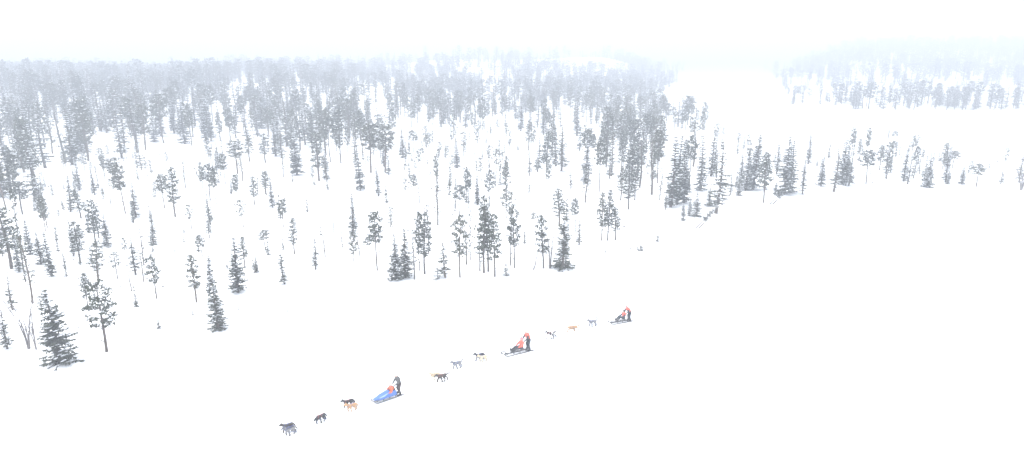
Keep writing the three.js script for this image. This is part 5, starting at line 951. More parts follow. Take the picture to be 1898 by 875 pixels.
// ---- terrain: snow over land that rises from two arms of a frozen lake (metres, y up, north = -z)
const sm = (a, b, t) => { t = Math.min(1, Math.max(0, (t - a) / (b - a))); return t * t * (3 - 2 * t); };
function lakeDistance(x, z) {                                   // > 0 on land, < 0 on the ice
  let best = -1e9;
  for (const P of LAKES) {
    let d = 1e18, inside = false;
    for (let i = 0, j = P.length - 1; i < P.length; j = i++) {
      const [ax, az] = P[j], [bx, bz] = P[i], ex = bx - ax, ez = bz - az;
      const t = Math.min(1, Math.max(0, ((x - ax) * ex + (z - az) * ez) / (ex * ex + ez * ez)));
      const qx = x - ax - t * ex, qz = z - az - t * ez; d = Math.min(d, qx * qx + qz * qz);
      if ((az > z) !== (bz > z) && x < (bx - ax) * (z - az) / (bz - az) + ax) inside = !inside;
    }
    best = Math.max(best, inside ? Math.sqrt(d) : -Math.sqrt(d));
  }
  return -best;
}
const HILLS = [[-235, -345, 135, 95, 6], [-150, -640, 190, 120, 5], [60, -720, 200, 110, 5], [560, -760, 360, 95, 23], [950, -720, 260, 140, 17]];
function height(x, z) {
  const L = Math.max(0, lakeDistance(x, z)); if (L <= 0) return 0;
  let h = 0.7 * sm(0, 7, L);
  const m = sm(2, 30, L);
  h += m * (0.55 * Math.sin(x * 0.11 + 1.3) * Math.sin(z * 0.09 + 0.4) + 0.35 * Math.sin(x * 0.043 - z * 0.061) + 0.2 * Math.sin(x * 0.31 + z * 0.23) * Math.sin(z * 0.27 - x * 0.08) + 0.5);
  const far = sm(5, 90, L);
  h += far * sm(150, 320, -z) * (1.6 * Math.sin(x * 0.019 + z * 0.007 + 0.6) + 1.3 * Math.sin(x * 0.037 - z * 0.013 + 1) + 1.2);
  for (const [cx, cz, sx, sz, a] of HILLS) h += far * a * Math.exp(-0.5 * ((x - cx) ** 2 / sx ** 2 + (z - cz) ** 2 / sz ** 2));
  return h;
}


// ---- ground ----------------------------------------------------------------------------------
const snowGround = paint(0.86, 0.875, 0.9, 1);
{
  const nx = 260, nz = 330, pos = [], idx = [];
  for (let j = 0; j <= nz; j++) {
    const b = j / nz, z = 190 - 190 * b * 1.2 - 1450 * b ** 2.2;
    for (let i = 0; i <= nx; i++) { const a = i / nx * 2 - 1, x = Math.sign(a) * (180 * Math.abs(a) + 1000 * Math.abs(a) ** 2.6); const y = height(x, z); pos.push(x, y + 0.035 * Math.sin(x * 1.7 + Math.sin(z * 1.1)) * Math.sin(z * 1.3 + x * 0.4), z); }
  }
  for (let j = 0; j < nz; j++) for (let i = 0; i < nx; i++) { const q = j * (nx + 1) + i; idx.push(q, q + 1, q + nx + 1, q + 1, q + nx + 2, q + nx + 1); }
  const g = new THREE.BufferGeometry(); g.setAttribute('position', new THREE.Float32BufferAttribute(pos, 3)); g.setIndex(idx); g.computeVertexNormals();
  const o = mesh('ground', g, snowGround, scene); o.userData = { kind: 'structure', label: 'deep snow over the lake ice and the wooded land' };
}

// ---- trees -----------------------------------------------------------------------------------
const needles = [paint(0.040, 0.050, 0.028), paint(0.052, 0.060, 0.034), paint(0.066, 0.070, 0.040), paint(0.048, 0.056, 0.036)];
const bark = [paint(0.08, 0.06, 0.048), paint(0.1, 0.075, 0.056), paint(0.065, 0.056, 0.048)];
const birchBark = paint(0.16, 0.145, 0.14), deadWood = paint(0.13, 0.115, 0.105);
const treeSnow = paint(0.85, 0.87, 0.9, 1);

function crownRadius(g, share = 0.9) { const p = g.attributes.position, r = []; for (let i = 0; i < p.count; i += 3) r.push(Math.hypot(p.getX(i), p.getZ(i))); r.sort((a, b) => a - b); return r[Math.floor(r.length * share)]; }
function spruceParts(seed, { R = 1.3, start = 0.06, whorls = 25, ragged = 0.25, snow = 0.62, fine = 1, bend = 0.1 }) {  // 10 m tall
  const rnd = random(seed), H = 10, wood = new Soup(), leaf = new Soup(), white = new Soup();
  const ba = rnd() * 6.28, ax = y => V(Math.cos(ba) * bend * Math.sin(y / H * 3), y, Math.sin(ba) * bend * Math.sin(y / H * 3));
  wood.tube([-0.4, 0.1, 2, 4.5, 7, 9, 10].map(ax), [0.2, 0.17, 0.14, 0.11, 0.075, 0.04, 0.015], fine > 0.5 ? 6 : 4);
  for (let w = 0; w < whorls; w++) {
    const t = (w + rnd() * 0.6) / whorls, y = H * (start + (0.985 - start) * t), n = 4 + Math.floor(rnd() * 3 * fine + 1.4 * fine);
    const prof = R * Math.pow(1 - t, 0.78) * (0.62 + 0.38 * Math.sin(Math.min(1, t * 6 + 0.35) * 1.57)) + 0.09, a0 = rnd() * 6.28, tier = 1 - ragged * 0.8 * rnd();
    for (let k = 0; k < n; k++) {
      if (rnd() < ragged * 0.55) continue;
      const a = a0 + k / n * 6.283 + (rnd() - 0.5) * 0.8, L = prof * tier * (1 - ragged * rnd() * 0.9) * (0.85 + 0.3 * rnd()), c = ax(y), d = V(Math.cos(a), 0, Math.sin(a)), side = V(-d.z, 0, d.x);
      const drop = (0.5 - 0.55 * t) * (0.7 + 0.5 * rnd()), at = s => c.clone().addScaledVector(d, L * s).add(V(0, L * (-drop * s * 1.25 + drop * 0.75 * s * s + 0.25 * t * s), 0));
      if (L > 0.25) wood.tube([at(0), at(0.9)], [0.035 + 0.015 * (1 - t), 0.012], 3);
      const m = Math.max(2, Math.ceil(L / (0.145 / fine)));
      for (let i = 0; i < m; i++) {
        const s = 0.12 + 0.88 * (i + rnd()) / m, q = at(Math.min(1, s)), len = (0.2 + 0.32 * (1 - s * 0.6)) * (0.35 + 0.65 * Math.min(1, L)) * (0.8 + 0.5 * rnd()) / Math.sqrt(fine);
        for (const sg of [-1, 1]) {
          const e = q.clone().addScaledVector(side, sg * len * (0.55 + 0.4 * rnd())).addScaledVector(d, len * (0.4 + 0.4 * rnd())).add(V(0, -len * (0.1 + 0.55 * rnd()), 0)), wd = (0.065 + 0.06 * rnd()) / fine;
          leaf.tri(q.clone().addScaledVector(d, -wd), q.clone().addScaledVector(d, wd).add(V(0, 0.02, 0)), e);
        }
        if (rnd() < 0.6) leaf.tri(q.clone().addScaledVector(d, -0.1 / fine), q.clone().addScaledVector(d, 0.1 / fine), q.clone().add(V((rnd() - 0.5) * 0.1, -len * (0.5 + 0.5 * rnd()), (rnd() - 0.5) * 0.1)));
      }
      leaf.tri(at(0.85).addScaledVector(side, 0.06), at(0.85).addScaledVector(side, -0.06), at(1.12));
      if (rnd() < snow && L > 0.2) { const s = 0.4 + 0.45 * rnd(), q = at(s); white.lump(q.add(V(0, 0.03, 0)), 0.13 + 0.22 * L * rnd(), 0.06 + 0.06 * rnd(), 0.1 + 0.14 * rnd(), rnd); }
    }
  }
  for (let k = 0; k < 4; k++) leaf.tri(V(ax(9.5).x - 0.03, 9.5, k * 0.01), V(ax(9.5).x + 0.03, 9.5, 0), ax(10.05 - k * 0.05));
  return { wood: wood.geometry(true), leaf: leaf.geometry(), white: white.geometry(), R: 0 };
}
function pineParts(seed, { R = 1.3, start = 0.45, limbs = 26, clumps = 2.6, tufts = 21, shape = t => Math.sin(Math.PI * (0.15 + 0.8 * t)), snow = 0.6, dead = 6, bend = 0.15, up = 0.35, size = 0.42, fork = 0 }) {  // 10 m tall
  const rnd = random(seed), H = 10, wood = new Soup(), leaf = new Soup(), white = new Soup();
  const ba = rnd() * 6.28, ph = rnd() * 2, ax = y => V(Math.cos(ba) * bend * Math.sin(y / H * 4 + ph) - Math.cos(ba) * bend * Math.sin(ph), y, Math.sin(ba) * bend * Math.sin(y / H * 4 + ph) - Math.sin(ba) * bend * Math.sin(ph));
  wood.tube([-0.4, 0.1, 2, 4, 6, 8, 9.3, 9.85].map(ax), [0.2, 0.175, 0.155, 0.135, 0.11, 0.075, 0.045, 0.02], tufts > 12 ? 6 : 4);
  if (fork) wood.tube([V(0.05, 0, 0.1), V(0.45, 2, 0.3), V(0.5, 4.5, 0.3), V(0.2, 7, 0.1)], [0.13, 0.11, 0.085, 0.05], 5);
  const clump = (c, r) => {
    for (let i = 0; i < tufts; i++) {
      const o = V(rnd() + rnd() - 1, (rnd() + rnd() - 1) * 0.62, rnd() + rnd() - 1), q = c.clone().addScaledVector(o, r), d = o.clone().add(V((rnd() - 0.5) * 0.8, 0.35 + 0.4 * rnd(), (rnd() - 0.5) * 0.8)).normalize();
      const s = V(rnd() - 0.5, rnd() - 0.5, rnd() - 0.5).cross(d).normalize(), len = r * (0.55 + 0.45 * rnd()), wd = r * (0.22 + 0.16 * rnd());
      leaf.tri(q.clone().addScaledVector(s, wd), q.clone().addScaledVector(s, -wd), q.clone().addScaledVector(d, len));
    }
    if (rnd() < snow) white.lump(c.clone().add(V((rnd() - 0.5) * r, r * 0.42, (rnd() - 0.5) * r)), r * (0.35 + 0.4 * rnd()), r * 0.25, r * (0.35 + 0.4 * rnd()), rnd);
  };
  let a = rnd() * 6.28;
  for (let k = 0; k < limbs; k++) {
    const t = (k + rnd() * 0.8) / limbs, y = H * (start + (0.95 - start) * t); a += 2.4 + (rnd() - 0.5) * 0.9;
    const L = (R * shape(t) * (0.6 + 0.45 * rnd())) + 0.12, c = ax(y), d = V(Math.cos(a), 0, Math.sin(a)), rise = up * (0.5 + rnd()) * (0.4 + 0.8 * t), side = V(-d.z, 0, d.x), sw = (rnd() - 0.5) * 0.5;
    const at = s => c.clone().addScaledVector(d, L * s).addScaledVector(side, L * sw * s * s).add(V(0, L * (rise * s * s * 1.3 - 0.12 * s), 0));
    wood.tube([at(0), at(0.5), at(1)], [0.05 + 0.02 * (1 - t), 0.036, 0.014], 3);
    const n = Math.max(1, Math.round(clumps * (0.4 + 0.7 * L / R)));
    for (let i = 0; i < n; i++) { const s = i === 0 ? 1 : 0.45 + 0.5 * rnd(); clump(at(s).addScaledVector(side, i ? (rnd() - 0.5) * L * 0.5 : 0).add(V(0, 0.06, 0)), size * (0.75 + 0.5 * rnd()) * (0.65 + 0.35 * Math.min(1, L))); }
  }
  for (let i = 0; i < 3; i++) clump(ax(9.6 + 0.12 * i), size * (0.75 - 0.15 * i));
  for (let k = 0; k < dead; k++) { const y = H * (0.12 + (start - 0.08) * rnd()), b = rnd() * 6.28, L = 0.3 + 0.7 * rnd(), c = ax(y), d = V(Math.cos(b), 0, Math.sin(b)); wood.tube([c, c.clone().addScaledVector(d, L * 0.6).add(V(0, -0.05, 0)), c.clone().addScaledVector(d, L).add(V(0, 0.1 * (rnd() - 0.5), 0))], [0.034, 0.022, 0.009], 3); if (rnd() < 0.3) clump(c.clone().addScaledVector(d, L), 0.2); }
  return { wood: wood.geometry(true), leaf: leaf.geometry(), white: white.geometry(), R: 0 };
}
function birchParts(seed, { stems = 4, spread = 0.3, twigs = 9 }) {
  const rnd = random(seed), wood = new Soup();
  for (let s = 0; s < stems; s++) {
    const a = s / stems * 6.28 + rnd(), H = 10 * (s ? 0.6 + 0.38 * rnd() : 1), sp = spread * (0.5 + rnd()), bow = (rnd() - 0.5) * 0.9;
    const at = t => V(Math.cos(a) * (0.12 + sp * H * t * (0.35 + 0.65 * t)) + bow * Math.sin(t * 5) * 0.4, H * t - 0.2 * (t === 0), Math.sin(a) * (0.12 + sp * H * t * (0.35 + 0.65 * t)) + bow * Math.sin(t * 4) * 0.3);
    wood.tube([0, 0.2, 0.4, 0.6, 0.8, 1].map(at), [0.21, 0.18, 0.15, 0.115, 0.075, 0.025], 5);
    for (let k = 0; k < twigs; k++) {
      const t = 0.3 + 0.65 * rnd(), c = at(t), b = rnd() * 6.28, L = (1.9 - 1.1 * t) * (0.5 + 0.7 * rnd()), d = V(Math.cos(b), 0.9 + 0.6 * rnd(), Math.sin(b)).normalize(), e = c.clone().addScaledVector(d, L), m = c.clone().addScaledVector(d, L * 0.5).add(V(0, -0.08, 0));
      wood.tube([c, m, e], [0.07, 0.05, 0.02], 3);
      for (let j = 0; j < 3; j++) { const q = c.clone().lerp(e, 0.35 + 0.6 * rnd()), f = V(rnd() - 0.5, 0.5 * rnd(), rnd() - 0.5).normalize(); wood.tube([q, q.clone().addScaledVector(f, L * 0.4)], [0.04, 0.014], 3); }
    }
  }
  return { wood: wood.geometry(true), R: 10 * spread * 0.9 };
}
function snagParts(seed, lean) {
  const rnd = random(seed), wood = new Soup(), white = new Soup(), at = t => V(lean * 10 * t + 0.25 * Math.sin(t * 7), 10 * t - 0.4 * (t === 0), 0.2 * Math.sin(t * 4));
  wood.tube([0, 0.25, 0.5, 0.75, 1].map(at), [0.3, 0.26, 0.21, 0.16, 0.1], 6, true);
  for (let k = 0; k < 5; k++) { const c = at(0.3 + 0.65 * rnd()), b = rnd() * 6.28; wood.tube([c, c.clone().add(V(Math.cos(b) * 0.9, 0.5 * rnd(), Math.sin(b) * 0.9))], [0.07, 0.02], 3); }
  white.lump(at(1).add(V(0, 0.05, 0)), 0.22, 0.3, 0.22, rnd);
  return { wood: wood.geometry(true), white: white.geometry(), R: 0.6 + lean * 5 };
}
function fallenParts(seed) {                                       // a toppled conifer, 10 m along its slope
  const p = spruceParts(seed, { R: 1.5, start: 0.4, whorls: 17, ragged: 0.4 }), extra = new Soup(), rnd = random(seed + 3);
  for (let k = 0; k < 2; k++) extra.tube([V(0.5 + k * 0.3, -0.3, 0.5 - k), V(0.5 + k * 0.3, 3, 0.8 - 1.5 * k), V(0.7, 5.5 - k, 1 - 2.2 * k)], [0.13, 0.1, 0.04], 5);
  const m = new THREE.Matrix4().makeRotationZ(-0.72), wood = mergeGeometries([p.wood, extra.geometry(true)]);
  const add = snagStub(rnd); for (const g of [wood, p.leaf, p.white]) g.applyMatrix4(m).scale(1.25, 1.25, 1.25);
  return { wood: mergeGeometries([wood, add]), leaf: p.leaf, white: p.white, R: 3.2 };
}
function snagStub(rnd) { const s = new Soup(); s.tube([V(-0.3, -0.3, 0.2), V(-0.5, 1.6, 0.3), V(-0.4, 3.2 + rnd(), 0.25)], [0.14, 0.1, 0.03], 5); return s.geometry(true); }

const flat = t => 0.35 + 0.75 * Math.sin(Math.PI * Math.min(1, 0.15 + t * 0.75));
const KINDS = {
  s0: [1, 2, 3, 4, 5].map(i => spruceParts(10 + i, { R: 0.85, start: 0.08, whorls: 27, ragged: 0.28, fine: 0.85 })),
  s1: [1, 2, 3, 4, 5].map(i => spruceParts(20 + i, { R: 1.35, start: 0.06, whorls: 25, ragged: 0.32 })),
  s2: [1, 2].map(i => spruceParts(30 + i, { R: 2.1, start: 0.02, whorls: 27, ragged: 0.42, snow: 0.6 })),
  s3: [1, 2, 3, 4, 5].map(i => spruceParts(40 + i, { R: 1.5, start: 0.13, whorls: 20, ragged: 0.62, bend: 0.2, snow: 0.6 })),
  p0: [1, 2, 3, 4, 5].map(i => pineParts(50 + i, { R: 1.3, start: 0.48, limbs: 24, shape: flat, up: 0.5, dead: 8 })),
  p1: [1, 2, 3, 4, 5].map(i => pineParts(60 + i, { R: 1.25, start: 0.28, limbs: 31, shape: t => Math.pow(1 - t * 0.82, 0.7) * (0.55 + 0.45 * Math.sin(Math.min(1, t * 3) * 1.57)), tufts: 15 })),
  p2: [1, 2, 3, 4, 5].map(i => pineParts(70 + i, { R: 2.3, start: 0.52, limbs: 24, shape: t => Math.pow(Math.sin(Math.PI * (0.22 + 0.74 * t)), 0.8) * (1 - 0.25 * t), up: 0.3, clumps: 3.2, size: 0.44, tufts: 17, dead: 7, bend: 0.3, fork: i === 2 })),
  p3: [1, 2, 3, 4].map(i => pineParts(80 + i, { R: 1.6, start: 0.34, limbs: 24, shape: t => Math.sin(Math.PI * (0.25 + 0.7 * t)), clumps: 3, tufts: 17, up: 0.6, size: 0.42, dead: 10 })),
  p4: [1, 2, 3, 4, 5].map(i => pineParts(90 + i, { R: 0.75, start: 0.3, limbs: 22, shape: t => 0.5 + 0.5 * Math.sin(t * 9), clumps: 1.3, tufts: 16, size: 0.36, dead: 12, bend: 0.2 })),
  y0: [1, 2, 3, 4].map(i => spruceParts(100 + i, { R: 2.3, start: 0.03, whorls: 9, ragged: 0.35, fine: 0.7 })),
  b0: [birchParts(111, {}), birchParts(112, { stems: 5, spread: 0.26 })], b1: [birchParts(113, { stems: 2, spread: 0.1, twigs: 12 })],
  n0: [snagParts(121, 0.02)], n1: [snagParts(122, 0.28), snagParts(123, 0.2)], l0: [fallenParts(131), fallenParts(132)],
};
{ // a bush: several young shoots from one root
  const shoots = [[0, 0, 1, 0], [0.9, 0.2, 0.75, 0.3], [-0.8, 0.4, 0.8, -0.28], [0.2, -0.8, 0.65, 0.1], [-0.3, 0.9, 0.7, -0.15]].map(([x, z, s, l], i) => { const p = spruceParts(140 + i, { R: 2.2, start: 0.08, whorls: 11, ragged: 0.5, fine: 0.7 }); for (const g of [p.wood, p.leaf, p.white]) g.scale(s, s, s).rotateZ(-l).translate(x * 1.6, 0, z * 1.6); return p; });
  KINDS.u0 = [{ wood: mergeGeometries(shoots.map(p => p.wood)), leaf: mergeGeometries(shoots.map(p => p.leaf)), white: mergeGeometries(shoots.map(p => p.white)), R: 4 }];
}
for (const list of Object.values(KINDS)) for (const p of list) if (p.leaf && !p.R) p.R = crownRadius(p.leaf, 0.965);
const NOUN = { s: ['spruce_tree', 'spruce', 'tree'], p: ['pine_tree', 'pine', 'tree'], b: ['birch_tree', 'birch', 'tree'], n: ['dead_snag', 'snag', 'snag'], y: ['spruce_sapling', 'sapling', 'sapling'], l: ['fallen_tree', 'tree', 'tree'], u: ['evergreen_bush', 'bush', 'bush'] };
const LOOK = { s0: 'narrow', s1: 'conical', s2: 'broad', s3: 'ragged', p0: 'tufted', p1: 'full', p2: 'spreading', p3: 'open', p4: 'thin', y0: 'tiny', n0: 'upright', n1: 'leaning', b0: 'bare', b1: 'bare', l0: 'slanting', u0: 'dark' };
const PLACE = { ridge: ['dense left ridge forest', 'trees of the dense forest on the ridge'], slope: ['sparse left slope wood', 'trees scattered on the open slope'], leftmid: ['forest left of centre', 'trees of the forest below the clearing'], middle: ['far central wood', 'trees of the far central wood'], glade: ['thin central glade wood', 'trees of the thin wood in the glade'], rightmid: ['dense forest right of centre', 'trees of the dense forest beside the lake arm'], shore: ['middle shore row', 'trees along the lake shore'], point: ['wooded point at right', 'trees on the wooded point'], farshore: ['far shore at right', 'trees on the far shore'], bog: ['open bog at right', 'trees on the open bog'] };
const ORD = 'first second third fourth fifth sixth seventh eighth ninth tenth eleventh twelfth thirteenth fourteenth fifteenth sixteenth seventeenth eighteenth nineteenth twentieth twenty-first twenty-second twenty-third twenty-fourth twenty-fifth twenty-sixth twenty-seventh twenty-eighth twenty-ninth thirtieth'.split(' ');
const treeRandom = random(99);
const prototypes = new Map();
function treeOf(kind, v, m) {
  const key = `${kind}:${v}:${m}`; if (prototypes.has(key)) return prototypes.get(key);
  const p = KINDS[kind][v], o = new THREE.Group(), c = kind[0];
  mesh(c === 'u' ? 'stem' : 'trunk', p.wood, c === 'b' ? birchBark : c === 'n' ? deadWood : bark[m % 3], o);
  if (p.leaf) mesh('crown', p.leaf, c === 'p' ? needles[1 + m % 3] : needles[[0, 1, 3][m % 3]], o);
  if (p.white) mesh('snow', p.white, treeSnow, o).userData.kind = 'stuff';
  prototypes.set(key, o); return o;
}
for (const [x, z, h, w, kind, zone, tag] of TREES) {
  const list = KINDS[kind], v = Math.floor(treeRandom() * list.length), o = treeOf(kind, v, Math.floor(treeRandom() * 3)).clone(), [name, noun, category] = NOUN[kind[0]];
  o.name = numbered(name); scene.add(o);
  const turned = kind[0] === 'n' || kind[0] === 'l', sy = h / 10, sx = turned ? sy : Math.min(1.5 * sy, Math.max(0.4 * sy, w / 2 / list[v].R * 1.0));
  o.position.set(x, height(x, z) - 0.05, z); o.scale.set(sx, sy, sx); o.rotation.set(turned ? 0 : 0.09 * (treeRandom() - 0.5), turned ? 0.15 * (treeRandom() - 0.5) : treeRandom() * 6.283, turned ? 0 : 0.09 * (treeRandom() - 0.5));
  o.userData = { label: typeof tag === 'string' ? tag : `${LOOK[kind]} ${noun}, ${ORD[tag[1]]} ${noun} from left in ${ORD[tag[0]]} row from front, ${PLACE[zone][0]}`, category, group: PLACE[zone][1] };
}

// ---- the woods too far off or too many to tell apart ------------------------------------------
{
  const woods = new THREE.Group(); woods.name = 'distant_forest'; woods.userData = { kind: 'stuff', label: 'hazy conifer forest running back to the far hills' }; scene.add(woods);
  const shapes = [...[1, 2, 3].map(i => pineParts(200 + i, { R: 1.15, start: 0.42, limbs: 17, clumps: 2, tufts: 10, size: 0.52, dead: 0, snow: 0.3, shape: flat })), ...[1, 2, 3].map(i => spruceParts(210 + i, { R: 1.35, start: 0.08, whorls: 15, ragged: 0.35, fine: 0.45, snow: 0.3 }))];
  const places = shapes.map(() => []), rnd = random(5), put = (x, z, h, spruce) => { const s = h / 10, w = s * (0.75 + 0.5 * rnd()) * (z < -300 ? 1.35 : 1), m = new THREE.Matrix4().compose(V(x, height(x, z) - 0.1, z), new THREE.Quaternion().setFromAxisAngle(V(0, 1, 0), rnd() * 6.28), V(w, s, w)); places[Math.floor(rnd() * 3) + 3 * spruce].push(m); };
  for (let i = 0; i < WOODS.length; i += 4) put(WOODS[i] + rnd() - 0.5, WOODS[i + 1] + rnd() - 0.5, WOODS[i + 2] + rnd() - 0.5, WOODS[i + 3]);
  for (let d = 90; d < 1150; d *= 1.03) {                          // beyond the survey: far country and both sides
    const dd = d * 0.03, half = 130 + d * 0.98, n = Math.round(2 * half * dd * 0.05);
    for (let i = 0; i < n; i++) {
      const x = (rnd() * 2 - 1) * half, z = -d - rnd() * dd, k = rnd(), t = rnd(), s = rnd() < 0.4 ? 1 : 0;
      const aside = Math.abs(x) > 0.76 * -z + 6, far = -z > 610; if (!aside && !far) continue;
      if (lakeDistance(x, z) < 3) continue;
      const clump = sm(-0.5, 0.7, Math.sin(x * 0.035 + 2 * Math.sin(z * 0.013)) * Math.sin(z * 0.021 + x * 0.011) + 0.25 * Math.sin(x * 0.13 + z * 0.07));
      if (k < (far ? (height(x, z) > 5 && x > 120 ? 0.8 : 0.02 + 0.2 * clump * clump) : x < 0 ? 0.45 : 0.15)) put(x, z, 5 + 10 * t * t * t, s);
    }
  }
  shapes.forEach((p, i) => {
    for (const [part, g, m] of [['trunk', p.wood, bark[i % 3]], ['crown', p.leaf, needles[i < 3 ? 1 + i : [0, 1, 3][i - 3]]], ['snow', p.white, treeSnow]]) {
      const o = new THREE.InstancedMesh(g, m, places[i].length); o.name = part; o.castShadow = o.receiveShadow = true; places[i].forEach((q, k) => o.setMatrixAt(k, q)); woods.add(o);
    }
  });
  console.log('distant trees', places.map(p => p.length).join(' '));
}
// ---- sled teams on the ice ---------------------------------------------------------------------
function fieldGeometry(bones, blend, cell) {                       // tapered capsules joined by a smooth minimum
  const lo = V(1e9, 1e9, 1e9), hi = V(-1e9, -1e9, -1e9);
  for (const [a, b, ra, rb] of bones) for (const [q, r] of [[a, ra], [b, rb]]) { lo.min(V(q[0] - r, q[1] - r, q[2] - r)); hi.max(V(q[0] + r, q[1] + r, q[2] + r)); }
  const mid = lo.clone().add(hi).multiplyScalar(0.5), size = Math.max(hi.x - lo.x, hi.y - lo.y, hi.z - lo.z) + 6 * cell, n = Math.min(110, Math.ceil(size / cell)), half = size / 2;
  const mc = new MarchingCubes(n, new THREE.MeshBasicMaterial(), false, false, 60000); mc.isolation = 0;
  const B = bones.map(([a, b, ra, rb]) => { const e = [b[0] - a[0], b[1] - a[1], b[2] - a[2]]; return [...a, ...e, e[0] ** 2 + e[1] ** 2 + e[2] ** 2 || 1e-9, ra, rb - ra]; });
  for (let k = 0; k < n; k++) for (let j = 0; j < n; j++) for (let i = 0; i < n; i++) {
    const x = mid.x + (i - n / 2) / (n / 2) * half, y = mid.y + (j - n / 2) / (n / 2) * half, z = mid.z + (k - n / 2) / (n / 2) * half; let s = 0, least = 1e9;
    for (const q of B) {
      const px = x - q[0], py = y - q[1], pz = z - q[2], t = Math.min(1, Math.max(0, (px * q[3] + py * q[4] + pz * q[5]) / q[6])), dx = px - q[3] * t, dy = py - q[4] * t, dz = pz - q[5] * t;
      const d = Math.sqrt(dx * dx + dy * dy + dz * dz) - q[7] - q[8] * t; if (d < least) least = d; s += Math.exp(-Math.min(40, Math.max(-40, d / blend)));
    }
    mc.field[k * n * n + j * n + i] = least > 6 * blend ? -least : blend * Math.log(s);
  }
  mc.update();
  let g = new THREE.BufferGeometry(); g.setAttribute('position', new THREE.BufferAttribute(mc.positionArray.slice(0, mc.count * 3), 3));
  g.scale(half, half, half).translate(mid.x, mid.y, mid.z); g = mergeVertices(g, cell * 0.02); g.computeVertexNormals(); return g;
}
const skin = paint(0.52, 0.36, 0.28, 0.6), eyeDark = paint(0.01, 0.01, 0.01, 0.3), bootBlack = paint(0.02, 0.02, 0.022, 0.8), gloveBlack = paint(0.03, 0.03, 0.033);
const cloth = { vest: paint(0.62, 0.12, 0.085), orange: paint(0.55, 0.12, 0.06), grey: paint(0.085, 0.086, 0.086), dark: paint(0.035, 0.034, 0.042), teal: paint(0.02, 0.032, 0.042), brown: paint(0.06, 0.045, 0.042), pale: paint(0.62, 0.62, 0.6), pink: paint(0.7, 0.22, 0.24) };

